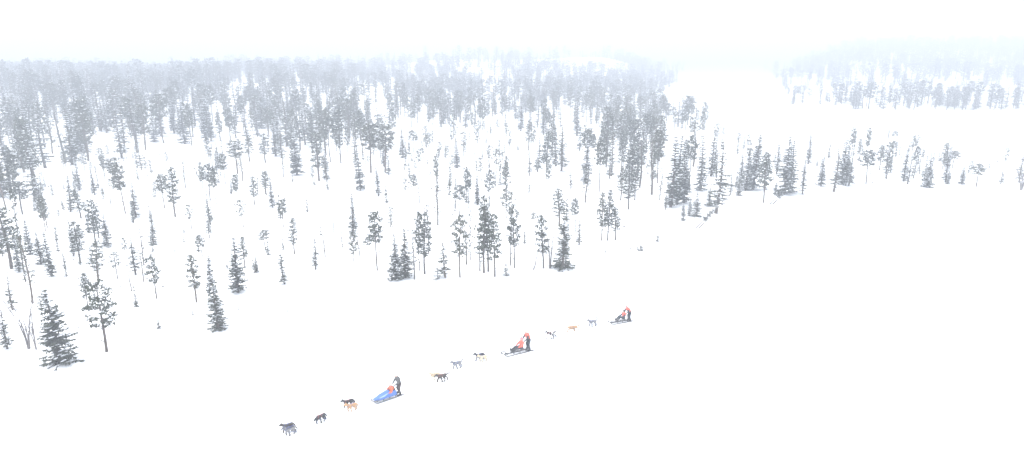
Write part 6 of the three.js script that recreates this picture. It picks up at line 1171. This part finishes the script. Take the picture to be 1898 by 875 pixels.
function person(label, J, look, at) {
  const o = thing('person', label, 'person', 'people riding the dog sleds'), grow = (bones, r) => bones.map(([a, b, p, q]) => [a, b, p + r, q + r]);
  const torso = [[J.pelvis, J.waist, 0.135, 0.125], [J.waist, J.chest, 0.125, 0.15], [J.chest, J.neck, 0.13, 0.06], [J.shoulder[0], J.shoulder[1], 0.075, 0.075]];
  const arms = [0, 1].flatMap(i => [[J.shoulder[i], J.elbow[i], 0.06, 0.047], [J.elbow[i], J.hand[i], 0.047, 0.032]]);
  const legs = [0, 1].flatMap(i => [[J.hip[i], J.knee[i], 0.088, 0.062], [J.knee[i], J.foot[i], 0.06, 0.042]]);
  const feet = [0, 1].map(i => [J.foot[i], J.toe[i], 0.045, 0.035]);
  const f = J.face, h = J.head, on = (x, y, z) => [h[0] + f[0] * x, h[1] + y, h[2] + z];
  const head = [[J.neck, h, 0.055, 0.06], [on(-0.02, 0.03, 0), on(0.02, 0.04, 0), 0.095, 0.092], [on(0.03, -0.05, 0), on(0.05, -0.07, 0), 0.065, 0.05], [on(0.1, 0.0, 0), on(0.115, -0.025, 0), 0.012, 0.018], [on(0, 0, -0.095), on(-0.01, 0.02, -0.098), 0.018, 0.014], [on(0, 0, 0.095), on(-0.01, 0.02, 0.098), 0.018, 0.014]];
  const fingers = (i, r) => { const w = J.hand[i], g = J.grip[i], s = i ? 1 : -1, out = [[w, [w[0] + g[0] * 0.08, w[1] + g[1] * 0.08, w[2]], 0.03 + r, 0.036 + r]];
    for (let k = 0; k < 4; k++) { const oz = (k - 1.5) * 0.021, L = [0.062, 0.072, 0.068, 0.052][k], b = [w[0] + g[0] * 0.1, w[1] + g[1] * 0.1, w[2] + oz], c = [b[0] + g[0] * L * 0.6, b[1] + g[1] * L * 0.6 - 0.018, b[2]]; out.push([b, c, 0.0095 + r, 0.009 + r], [c, [c[0] - g[0] * 0.012, c[1] - L * 0.55, c[2]], 0.009 + r, 0.008 + r]); }
    const t = [w[0] + g[0] * 0.04, w[1] + g[1] * 0.04, w[2] - s * 0.03], u = [t[0] + g[0] * 0.035, t[1] + g[1] * 0.03 - 0.015, t[2] - s * 0.022]; out.push([t, u, 0.012 + r, 0.0105 + r], [u, [u[0] + g[0] * 0.02, u[1] - 0.025, u[2]], 0.0105 + r, 0.009 + r]); return out; };
  const body = fieldGeometry([...torso, ...arms, ...legs, ...feet, ...head], 0.018, 0.026);
  mesh('body', mergeGeometries([body, ...[0, 1].map(i => fieldGeometry(fingers(i, 0), 0.004, 0.006))]), skin, o);
  mesh('jacket', fieldGeometry([...grow(torso, 0.03), ...grow(arms, 0.025)], 0.02, 0.026), look.jacket, o);
  if (look.vest) mesh('vest', fieldGeometry([...grow(torso.slice(1), 0.047)], 0.02, 0.026), look.vest, o);
  mesh('trousers', fieldGeometry([...grow(legs, 0.026), [J.hip[0], J.hip[1], 0.12, 0.12], [J.pelvis, J.waist, 0.155, 0.13]], 0.02, 0.026), look.trousers, o);
  for (let i = 0; i < 2; i++) { mesh('boot', fieldGeometry([...grow([feet[i]], 0.022), [J.foot[i], J.knee[i].map((v, k) => J.foot[i][k] + (v - J.foot[i][k]) * 0.45), 0.068, 0.078]], 0.012, 0.014), bootBlack, o); mesh('glove', fieldGeometry(fingers(i, 0.006), 0.005, 0.007), gloveBlack, o); }
  mesh('hat', fieldGeometry([[on(-0.03, 0.06, 0), on(0.02, 0.075, 0), 0.108, 0.1], [on(-0.06, 0.0, 0), on(-0.05, 0.05, 0), 0.085, 0.09], [on(-0.02, 0.17, 0), on(-0.02, 0.2, 0), 0.035, 0.04], ...[-1, 1].map(s => [on(0, 0.04, s * 0.085), on(0, -0.05, s * 0.085), 0.03, 0.022])], 0.012, 0.016), look.hat, o);
  for (const s of [-1, 1]) mesh('eye', new THREE.SphereGeometry(0.012, 8, 6).translate(...on(0.098, 0.022, s * 0.034)), eyeDark, o);
  o.position.set(at.x, 0, at.z); o.rotation.y = at.turn; o.scale.setScalar(at.size); return o;
}
const pair = (x, y, z) => [[x, y, -z], [x, y, z]];
const mushing = b => ({                                             // stands on the runner tails and holds the handle bow; b bends forward
  pelvis: [-1.12 + 0.02 * b, 0.98 - 0.05 * b, 0], waist: [-1.09 + 0.06 * b, 1.14 - 0.05 * b, 0], chest: [-1.03 + 0.17 * b, 1.36 - 0.1 * b, 0], neck: [-0.99 + 0.27 * b, 1.56 - 0.15 * b, 0], head: [-0.95 + 0.33 * b, 1.69 - 0.18 * b, 0], face: [1, 0, 0],
  shoulder: pair(-1.02 + 0.24 * b, 1.47 - 0.13 * b, 0.19), elbow: pair(-0.9 + 0.16 * b, 1.2 - 0.06 * b, 0.27), hand: pair(-0.68, 1.03, 0.19), grip: [[0.8, -0.3], [0.8, -0.3]],
  hip: pair(-1.12 + 0.02 * b, 0.92 - 0.05 * b, 0.1), knee: [[-1.0, 0.55, -0.17], [-1.06, 0.55, 0.19]], foot: [[-1.08, 0.17, -0.23], [-1.2, 0.17, 0.23]], toe: [[-0.92, 0.145, -0.24], [-1.04, 0.145, 0.24]] });
const riding = k => ({                                              // sits in the basket, legs stretched forward; k raises the knees
  pelvis: [-0.38, 0.44, 0], waist: [-0.42, 0.58, 0], chest: [-0.46, 0.78, 0], neck: [-0.45, 0.98, 0], head: [-0.41, 1.11, 0], face: [1, 0, 0],
  shoulder: pair(-0.45, 0.89, 0.19), elbow: pair(-0.27, 0.66, 0.29), hand: pair(-0.05, 0.56 + 0.1 * k, 0.2), grip: [[0.85, -0.2], [0.85, -0.2]],
  hip: pair(-0.34, 0.42, 0.1), knee: pair(0.06, 0.5 + 0.18 * k, 0.13), foot: pair(0.46 - 0.05 * k, 0.33, 0.13), toe: [[0.53, 0.48, -0.14], [0.53, 0.48, 0.14]] });

const sledWood = paint(0.06, 0.05, 0.045, 0.6), sledDark = paint(0.025, 0.025, 0.028, 0.5), sledGrey = paint(0.09, 0.09, 0.1, 0.5), bagBlue = paint(0.07, 0.15, 0.42, 0.8), bagNavy = paint(0.03, 0.06, 0.2, 0.8), bagPale = paint(0.28, 0.4, 0.62, 0.8), rope = paint(0.1, 0.12, 0.2);
function sled(label, at, wood, bag) {
  const o = thing('dog_sled', label, 'sled', 'dog sleds crossing the lake'), bar = (name, pts, r, m = wood, parent = o) => { const c = new THREE.CatmullRomCurve3(pts.map(p => V(...p)), false, 'catmullrom', 0.3); return mesh(name, new THREE.TubeGeometry(c, Math.max(4, pts.length * 5), r, 7, false), m, parent); };
  for (const s of [-1, 1]) {
    const z = 0.24 * s, r = bar('runner', [[-1.5, 0.05, z], [-0.5, 0.035, z], [0.6, 0.035, z], [1.0, 0.07, z], [1.22, 0.2, z * 0.98], [1.27, 0.33, z * 0.95]], 0.034);
    mesh('foot_pad', new THREE.BoxGeometry(0.5, 0.02, 0.08).translate(-1.1, 0.085, z), sledDark, r);
    for (const [x, h] of [[-0.72, 0.62], [-0.15, 0.44], [0.42, 0.36]]) bar('stanchion', [[x, 0.04, z], [x - 0.02, 0.2, z * 1.02], [x - 0.05, h, z * 1.08]], 0.018);
    bar('side_rail', [[-0.78, 0.66, z * 1.1], [-0.2, 0.47, z * 1.1], [0.4, 0.37, z * 1.08], [0.95, 0.31, z], [1.26, 0.33, z * 0.95]], 0.019);
  }
  bar('handle_bow', [[-0.7, 0.1, -0.25], [-0.68, 0.7, -0.27], [-0.62, 0.96, -0.22], [-0.61, 1.0, 0], [-0.62, 0.96, 0.22], [-0.68, 0.7, 0.27], [-0.7, 0.1, 0.25]], 0.02);
  bar('brush_bow', [[0.95, 0.31, -0.24], [1.3, 0.33, -0.22], [1.46, 0.33, 0], [1.3, 0.33, 0.22], [0.95, 0.31, 0.24]], 0.034);
  for (let k = 0; k < 4; k++) mesh('bed_slat', new THREE.BoxGeometry(1.85, 0.016, 0.04).translate(0.13, 0.235, (k - 1.5) * 0.135), wood, o);
  for (const x of [-0.7, -0.13, 0.44, 0.98]) mesh('cross_piece', new THREE.BoxGeometry(0.05, 0.03, 0.5).translate(x, 0.212, 0), wood, o);
  mesh('brake', new THREE.BoxGeometry(0.12, 0.03, 0.34).translate(-0.95, 0.09, 0), sledGrey, o);
  if (bag) {
    const skinOf = (rows, name, m, parent) => { const s = new Soup(); for (let i = 0; i + 1 < rows.length; i++) for (let k = 0; k + 1 < rows[i].length; k++) { const a = V(...rows[i][k]), b = V(...rows[i][k + 1]), c = V(...rows[i + 1][k + 1]), d = V(...rows[i + 1][k]); s.tri(a, b, c); s.tri(a, c, d); } return mesh(name, s.geometry(true), m, parent); };
    const rows = [[1.2, 0.36, 0.1], [1.05, 0.42, 0.2], [0.75, 0.5, 0.25], [0.4, 0.6, 0.27], [0.1, 0.7, 0.28], [-0.18, 0.74, 0.29]].map(([x, h, w]) => [[x, 0.26, -w], [x, 0.3 + (h - 0.3) * 0.55, -w * 1.12], [x, h, -w * 0.72], [x, h + 0.03 + 0.02 * Math.sin(x * 17), 0], [x, h, w * 0.72], [x, 0.3 + (h - 0.3) * 0.55, w * 1.12], [x, 0.26, w]]);
    const b = skinOf(rows, 'sled_bag', bagBlue, o);
    for (const s of [-1, 1]) skinOf([[-0.78, 0.68], [-0.5, 0.74], [-0.18, 0.72]].map(([x, h]) => [[x, 0.26, s * 0.28], [x, 0.5, s * 0.31], [x, h, s * 0.29]]), 'side_flap', bagBlue, b);
    skinOf([-0.3, 0, 0.3].map(z => [[-0.7, 0.5, z * 0.8], [-0.66, 0.8, z * 0.85], [-0.64, 0.97, z * 0.7]]), 'back_panel', bagNavy, b);
    for (const s of [-1, 1]) skinOf([[0.8, 0.44, 0.5], [0.4, 0.48, 0.58], [0.02, 0.52, 0.66]].map(([x, y0, y1]) => [[x, y0, s * 0.3], [x, y1, s * 0.255]]), 'side_stripe', bagPale, b);
  }
  o.position.set(at.x, 0, at.z); o.rotation.y = at.turn; o.scale.setScalar(at.size); return o;
}

function dogBones({ phase = 0, head = 0, tail = 'up', low = 0 }) {
  const b = [], y0 = -low * 0.1, hz = -head * 0.3;
  b.push([[0.24, 0.5 + y0, 0], [0.2, 0.57 + y0, 0], 0.125, 0.1], [[0.2, 0.55 + y0, 0], [-0.05, 0.55 + y0, 0], 0.12, 0.108], [[-0.05, 0.56 + y0, 0], [-0.3, 0.57 + y0, 0], 0.1, 0.092], [[-0.3, 0.57 + y0, 0], [-0.38, 0.54 + y0, 0], 0.095, 0.085]);
  b.push([[0.26, 0.6 + y0, 0], [0.46, 0.74 + hz + y0, 0], 0.09, 0.072], [[0.47, 0.76 + hz + y0, 0], [0.53, 0.76 + hz + y0, 0], 0.078, 0.066], [[0.54, 0.75 + hz + y0, 0], [0.68, 0.71 + hz * 1.1 + y0, 0], 0.046, 0.03]);
  for (const s of [-1, 1]) b.push([[0.47, 0.81 + hz + y0, s * 0.045], [0.465, 0.895 + hz + y0, s * 0.055], 0.026, 0.008]);
  const T = { up: [[-0.42, 0.59], [-0.56, 0.72], [-0.64, 0.86]], curl: [[-0.42, 0.6], [-0.56, 0.72], [-0.52, 0.88], [-0.4, 0.86]], down: [[-0.43, 0.56], [-0.54, 0.42], [-0.6, 0.3]], back: [[-0.43, 0.57], [-0.62, 0.62], [-0.82, 0.6]] }[tail];
  for (let i = 0; i + 1 < T.length; i++) b.push([[T[i][0], T[i][1] + y0, 0], [T[i + 1][0], T[i + 1][1] + y0, 0], 0.036, 0.028]);
  for (const s of [-1, 1]) {
    const f = Math.sin(phase + (s > 0 ? 0 : Math.PI)), r = Math.sin(phase + (s > 0 ? Math.PI : 0)), lf = Math.max(0, Math.cos(phase + (s > 0 ? 0 : Math.PI))) * 0.1, lr = Math.max(0, Math.cos(phase + (s > 0 ? Math.PI : 0))) * 0.08, st = 1 + low * 0.8;
    b.push([[0.22, 0.5 + y0, s * 0.085], [0.16 + 0.1 * f * st, 0.34 + y0 * 0.7, s * 0.09], 0.062, 0.045], [[0.16 + 0.1 * f * st, 0.34 + y0 * 0.7, s * 0.09], [0.2 + 0.19 * f * st, 0.15 + lf, s * 0.085], 0.042, 0.03], [[0.2 + 0.19 * f * st, 0.15 + lf, s * 0.085], [0.19 + 0.22 * f * st - lf * 0.7, 0.03 + lf * 0.6, s * 0.085], 0.029, 0.026], [[0.19 + 0.22 * f * st - lf * 0.7, 0.03 + lf * 0.6, s * 0.085], [0.24 + 0.22 * f * st - lf * 0.7, 0.024 + lf * 0.5, s * 0.085], 0.028, 0.024]);
    b.push([[-0.32, 0.53 + y0, s * 0.07], [-0.24 + 0.1 * r * st, 0.37 + y0 * 0.7, s * 0.085], 0.08, 0.052], [[-0.24 + 0.1 * r * st, 0.37 + y0 * 0.7, s * 0.085], [-0.42 + 0.16 * r * st, 0.2 + lr, s * 0.085], 0.046, 0.03], [[-0.42 + 0.16 * r * st, 0.2 + lr, s * 0.085], [-0.4 + 0.2 * r * st, 0.03 + lr * 0.6, s * 0.085], 0.028, 0.025], [[-0.4 + 0.2 * r * st, 0.03 + lr * 0.6, s * 0.085], [-0.35 + 0.2 * r * st, 0.024 + lr * 0.5, s * 0.085], 0.027, 0.023]);
  }
  return b;
}
const COATS = {
  grey: (x, y, z) => y > 0.6 && x < 0.3 && x > -0.3 ? [0.05, 0.05, 0.055] : x > 0.4 ? [0.1, 0.1, 0.12] : y < 0.25 ? [0.13, 0.125, 0.125] : [0.18, 0.175, 0.175],
  black: (x, y, z) => y < 0.12 ? [0.045, 0.038, 0.034] : [0.022, 0.023, 0.026],
  ginger: (x, y) => y < 0.35 ? [0.4, 0.27, 0.17] : [0.38, 0.22, 0.11],
  cream: (x, y) => x > 0.6 ? [0.3, 0.24, 0.18] : y < 0.3 ? [0.5, 0.45, 0.35] : [0.52, 0.44, 0.3],
  sable: (x, y) => x > 0.58 ? [0.03, 0.03, 0.03] : y < 0.3 ? [0.08, 0.066, 0.055] : [0.055, 0.047, 0.042],
  speckled: (x, y, z) => y < 0.25 ? [0.09, 0.09, 0.095] : Math.sin(x * 37 + 3 * Math.sin(z * 31)) * Math.sin(y * 41 + x * 13) > 0.1 ? [0.05, 0.05, 0.055] : [0.24, 0.24, 0.25],
  pied: (x, y, z) => Math.sin(x * 15 + 1.2 + 1.5 * Math.sin(z * 14)) * Math.sin(y * 13 + x * 5) > -0.12 ? [0.03, 0.03, 0.032] : [0.62, 0.62, 0.6],
};
const fur = new THREE.MeshStandardMaterial({ roughness: 0.95, vertexColors: true }), strapRed = paint(0.35, 0.06, 0.05), strapBlue = paint(0.05, 0.08, 0.3);
const poses = {};
function dog(label, coat, pose, at, strap = strapBlue) {
  const o = thing('sled_dog', label, 'dog', 'sled dogs in harness'), key = JSON.stringify(pose), g = (poses[key] ||= fieldGeometry(dogBones(pose).map(([a, q, r, e]) => [a, q, r * 1.14 + (r < 0.05 ? 0.014 : 0.006), e * 1.14 + (e < 0.05 && r > 0.027 ? 0.012 : 0.005)]), 0.018, 0.018)).clone(), p = g.attributes.position, c = new Float32Array(p.count * 3), y0 = -(pose.low || 0) * 0.1, hz = -(pose.head || 0) * 0.3;
  for (let i = 0; i < p.count; i++) c.set(COATS[coat](p.getX(i), p.getY(i) - y0, p.getZ(i)), i * 3);
  g.setAttribute('color', new THREE.BufferAttribute(c, 3)); mesh('body', g, fur, o);
  const band = new THREE.TorusGeometry(0.128, 0.012, 6, 20).scale(1, 1.05, 0.9).rotateY(Math.PI / 2).rotateZ(0.75).translate(0.31, 0.62 + y0, 0), girth = new THREE.TorusGeometry(0.146, 0.011, 6, 20).rotateY(Math.PI / 2).translate(0.02, 0.55 + y0, 0), spine = new THREE.BoxGeometry(0.62, 0.012, 0.03).translate(-0.05, 0.69 + y0, 0);
  mesh('harness', mergeGeometries([band, girth, spine].map(q => q.toNonIndexed())), strap, o);
  for (const s of [-1, 1]) mesh('eye', new THREE.SphereGeometry(0.011, 6, 5).translate(0.575, 0.79 + hz + y0, s * 0.055), eyeDark, o);
  mesh('nose', new THREE.SphereGeometry(0.018, 8, 6).translate(0.722, 0.715 + hz * 1.1 + y0, 0), eyeDark, o);
  o.position.set(at.x, 0, at.z); o.rotation.y = at.turn; o.scale.setScalar(at.size); return o;
}
const towards = (a, b) => Math.atan2(-(b[1] - a[1]), b[0] - a[0]), spot = (p, turn, size = 1) => ({ x: p[0], z: p[1], turn, size });
const [S1, S2, S3] = TEAM.sleds, G = TEAM.dogs, T1 = towards(S1, G[2]), T2 = towards(S2, G[7]), T3 = towards(S3, G[11]);
sled('sled with bright blue cargo bag carrying an orange clad rider', spot(S1, T1, 0.92), sledGrey, true);
sled('middle dark framed sled with a rider stretching both legs forward', spot(S2, T2, 1.1), sledDark, false);
sled('rearmost dark framed sled, farthest from the camera', spot(S3, T3, 0.95), sledDark, false);
person('person in charcoal grey jacket and pale hat standing behind the blue sled', mushing(0.05), { jacket: cloth.grey, trousers: cloth.brown, hat: cloth.pale }, spot(S1, T1, 1.0));
person('person in orange jacket and pale hat sitting in the blue sled', riding(0), { jacket: cloth.orange, trousers: cloth.dark, hat: cloth.pale }, spot(S1, T1, 0.96));
person('person in coral vest and navy trousers standing behind the middle sled', mushing(0.3), { jacket: cloth.dark, vest: cloth.vest, trousers: cloth.teal, hat: cloth.pale }, spot(S2, T2, 1.1));
person('person in coral jacket sitting in the middle sled with legs stretched out', riding(0.1), { jacket: cloth.vest, trousers: cloth.dark, hat: cloth.pink }, spot(S2, T2, 1.1));
person('person in pink hat and coral vest leaning over the rearmost sled', mushing(0.85), { jacket: cloth.teal, vest: cloth.vest, trousers: cloth.teal, hat: cloth.pink }, spot(S3, T3, 0.98));
person('person in coral vest sitting with raised knees in the rearmost sled', riding(0.8), { jacket: cloth.teal, vest: cloth.vest, trousers: cloth.teal, hat: cloth.brown }, spot(S3, T3, 0.98));
const big = 0.9;
dog('grey dog with dark saddle, near leader of the front team', 'grey', { phase: 0.6, tail: 'down' }, spot(G[0], T1 + 0.05, big));
dog('blackish dog half hidden beyond the grey front leader', 'sable', { phase: 2.4, tail: 'down' }, spot(G[1], T1, big));
dog('black dog with lowered head alone in the middle of the front team', 'black', { phase: 0.9, head: 0.9, tail: 'down' }, spot(G[2], T1 + 0.25, big), strapRed);
dog('black dog paired beyond the ginger dog before the blue sled', 'black', { phase: 2.4, tail: 'down' }, spot(G[3], T1, big), strapRed);
dog('ginger dog nearest in front of the blue sled', 'ginger', { phase: 0.6, tail: 'down' }, spot(G[4], T1, 0.88));
dog('dark brown dog with arched tail leading the middle team', 'sable', { phase: 1.2, tail: 'back', head: 0.3 }, spot(G[5], T2, 0.93), strapRed);
dog('pale cream dog leading ahead of the dark brown one', 'cream', { phase: 0.6, tail: 'down' }, spot(G[6], T2, 0.88), strapRed);
dog('speckled grey dog with raised straight tail, middle team', 'speckled', { phase: 2.4, tail: 'up' }, spot(G[7], T2, 0.93));
dog('black dog paired beyond the cream one before the middle sled', 'black', { phase: 2.4, tail: 'down' }, spot(G[8], T2, 0.93));
dog('cream dog half behind legs nearest the middle sled', 'cream', { phase: 0.6, tail: 'down' }, spot(G[9], T2, 0.88));
dog('black and white dog with curled tail leading the rear team', 'pied', { phase: 1.2, tail: 'curl' }, spot(G[10], T3, 1.0), strapRed);
dog('fawn dog running low in the middle of the rear team', 'ginger', { phase: 1.4, low: 1, head: 0.5, tail: 'back' }, spot(G[11], T3, 0.95));
dog('black and grey dog closest to the rearmost sled', 'speckled', { phase: 0.6, tail: 'curl' }, spot(G[12], T3, 0.95));
[[S1, T1, 0.92, [G[3], G[2], G[0]], 'blue', [G[0], G[1], G[2], G[3], G[4]]], [S2, T2, 1.1, [G[8], G[7], G[5]], 'middle', [G[5], G[6], G[7], G[8], G[9]]], [S3, T3, 0.95, [G[12], G[11], G[10]], 'rearmost', [G[10], G[11], G[12]]]].forEach(([s, turn, size, chain, which, dogs]) => {
  const o = thing('gangline', `thin towing line from the ${which} sled to its dogs`, 'rope', 'towing lines'), front = V(s[0] + Math.cos(turn) * 1.46 * size, 0.32, s[1] - Math.sin(turn) * 1.46 * size);
  const pts = [front, ...chain.map(p => V(p[0], 0.34, p[1] + 0.25))], line = new Soup(), all = []; 
  for (let i = 0; i + 1 < pts.length; i++) for (let k = 0; k < 6; k++) all.push(pts[i].clone().lerp(pts[i + 1], k / 6).add(V(0, -0.22 * Math.sin(k / 6 * Math.PI), 0)));
  all.push(pts[pts.length - 1]); line.tube(all, all.map(() => 0.022), 4); mesh('main_line', line.geometry(true), rope, o);
  for (const d of dogs) { const q = V(d[0] - Math.cos(turn) * 0.36, 0.46, d[1] + Math.sin(turn) * 0.36); let best = all[0]; for (const a of all) if (a.distanceTo(q) < best.distanceTo(q)) best = a; const t = new Soup(); t.tube([q, q.clone().lerp(best, 0.5).add(V(0, -0.05, 0)), best], [0.012, 0.012, 0.012], 4); mesh('tug_line', t.geometry(true), rope, o); }
});
TEAM.stakes.forEach(([x, z], i) => {                               // thin pale trail stakes far out on the ice
  const s = new Soup(), h = 1.1 - 0.1 * i, l = i ? 0.08 : 0.28; s.tube([V(0, -0.2, 0), V(l * h * 0.5, h * 0.5, 0), V(l * h, h, 0.02)], [0.02, 0.018, 0.014], 6, true);
  const o = thing('trail_stake', i ? 'pale upright trail stake in the snow farther to the right' : 'pale leaning trail stake in the snow at right', 'stake', 'trail stakes'); mesh('pole', s.geometry(true), paint(0.6, 0.55, 0.58), o);
  const c = new Soup(); c.lump(V(l * h, h, 0.02), 0.03, 0.03, 0.03, random(3)); mesh('snow', c.geometry(), treeSnow, o); o.position.set(x, 0, z);
});

renderer.render(scene, camera);
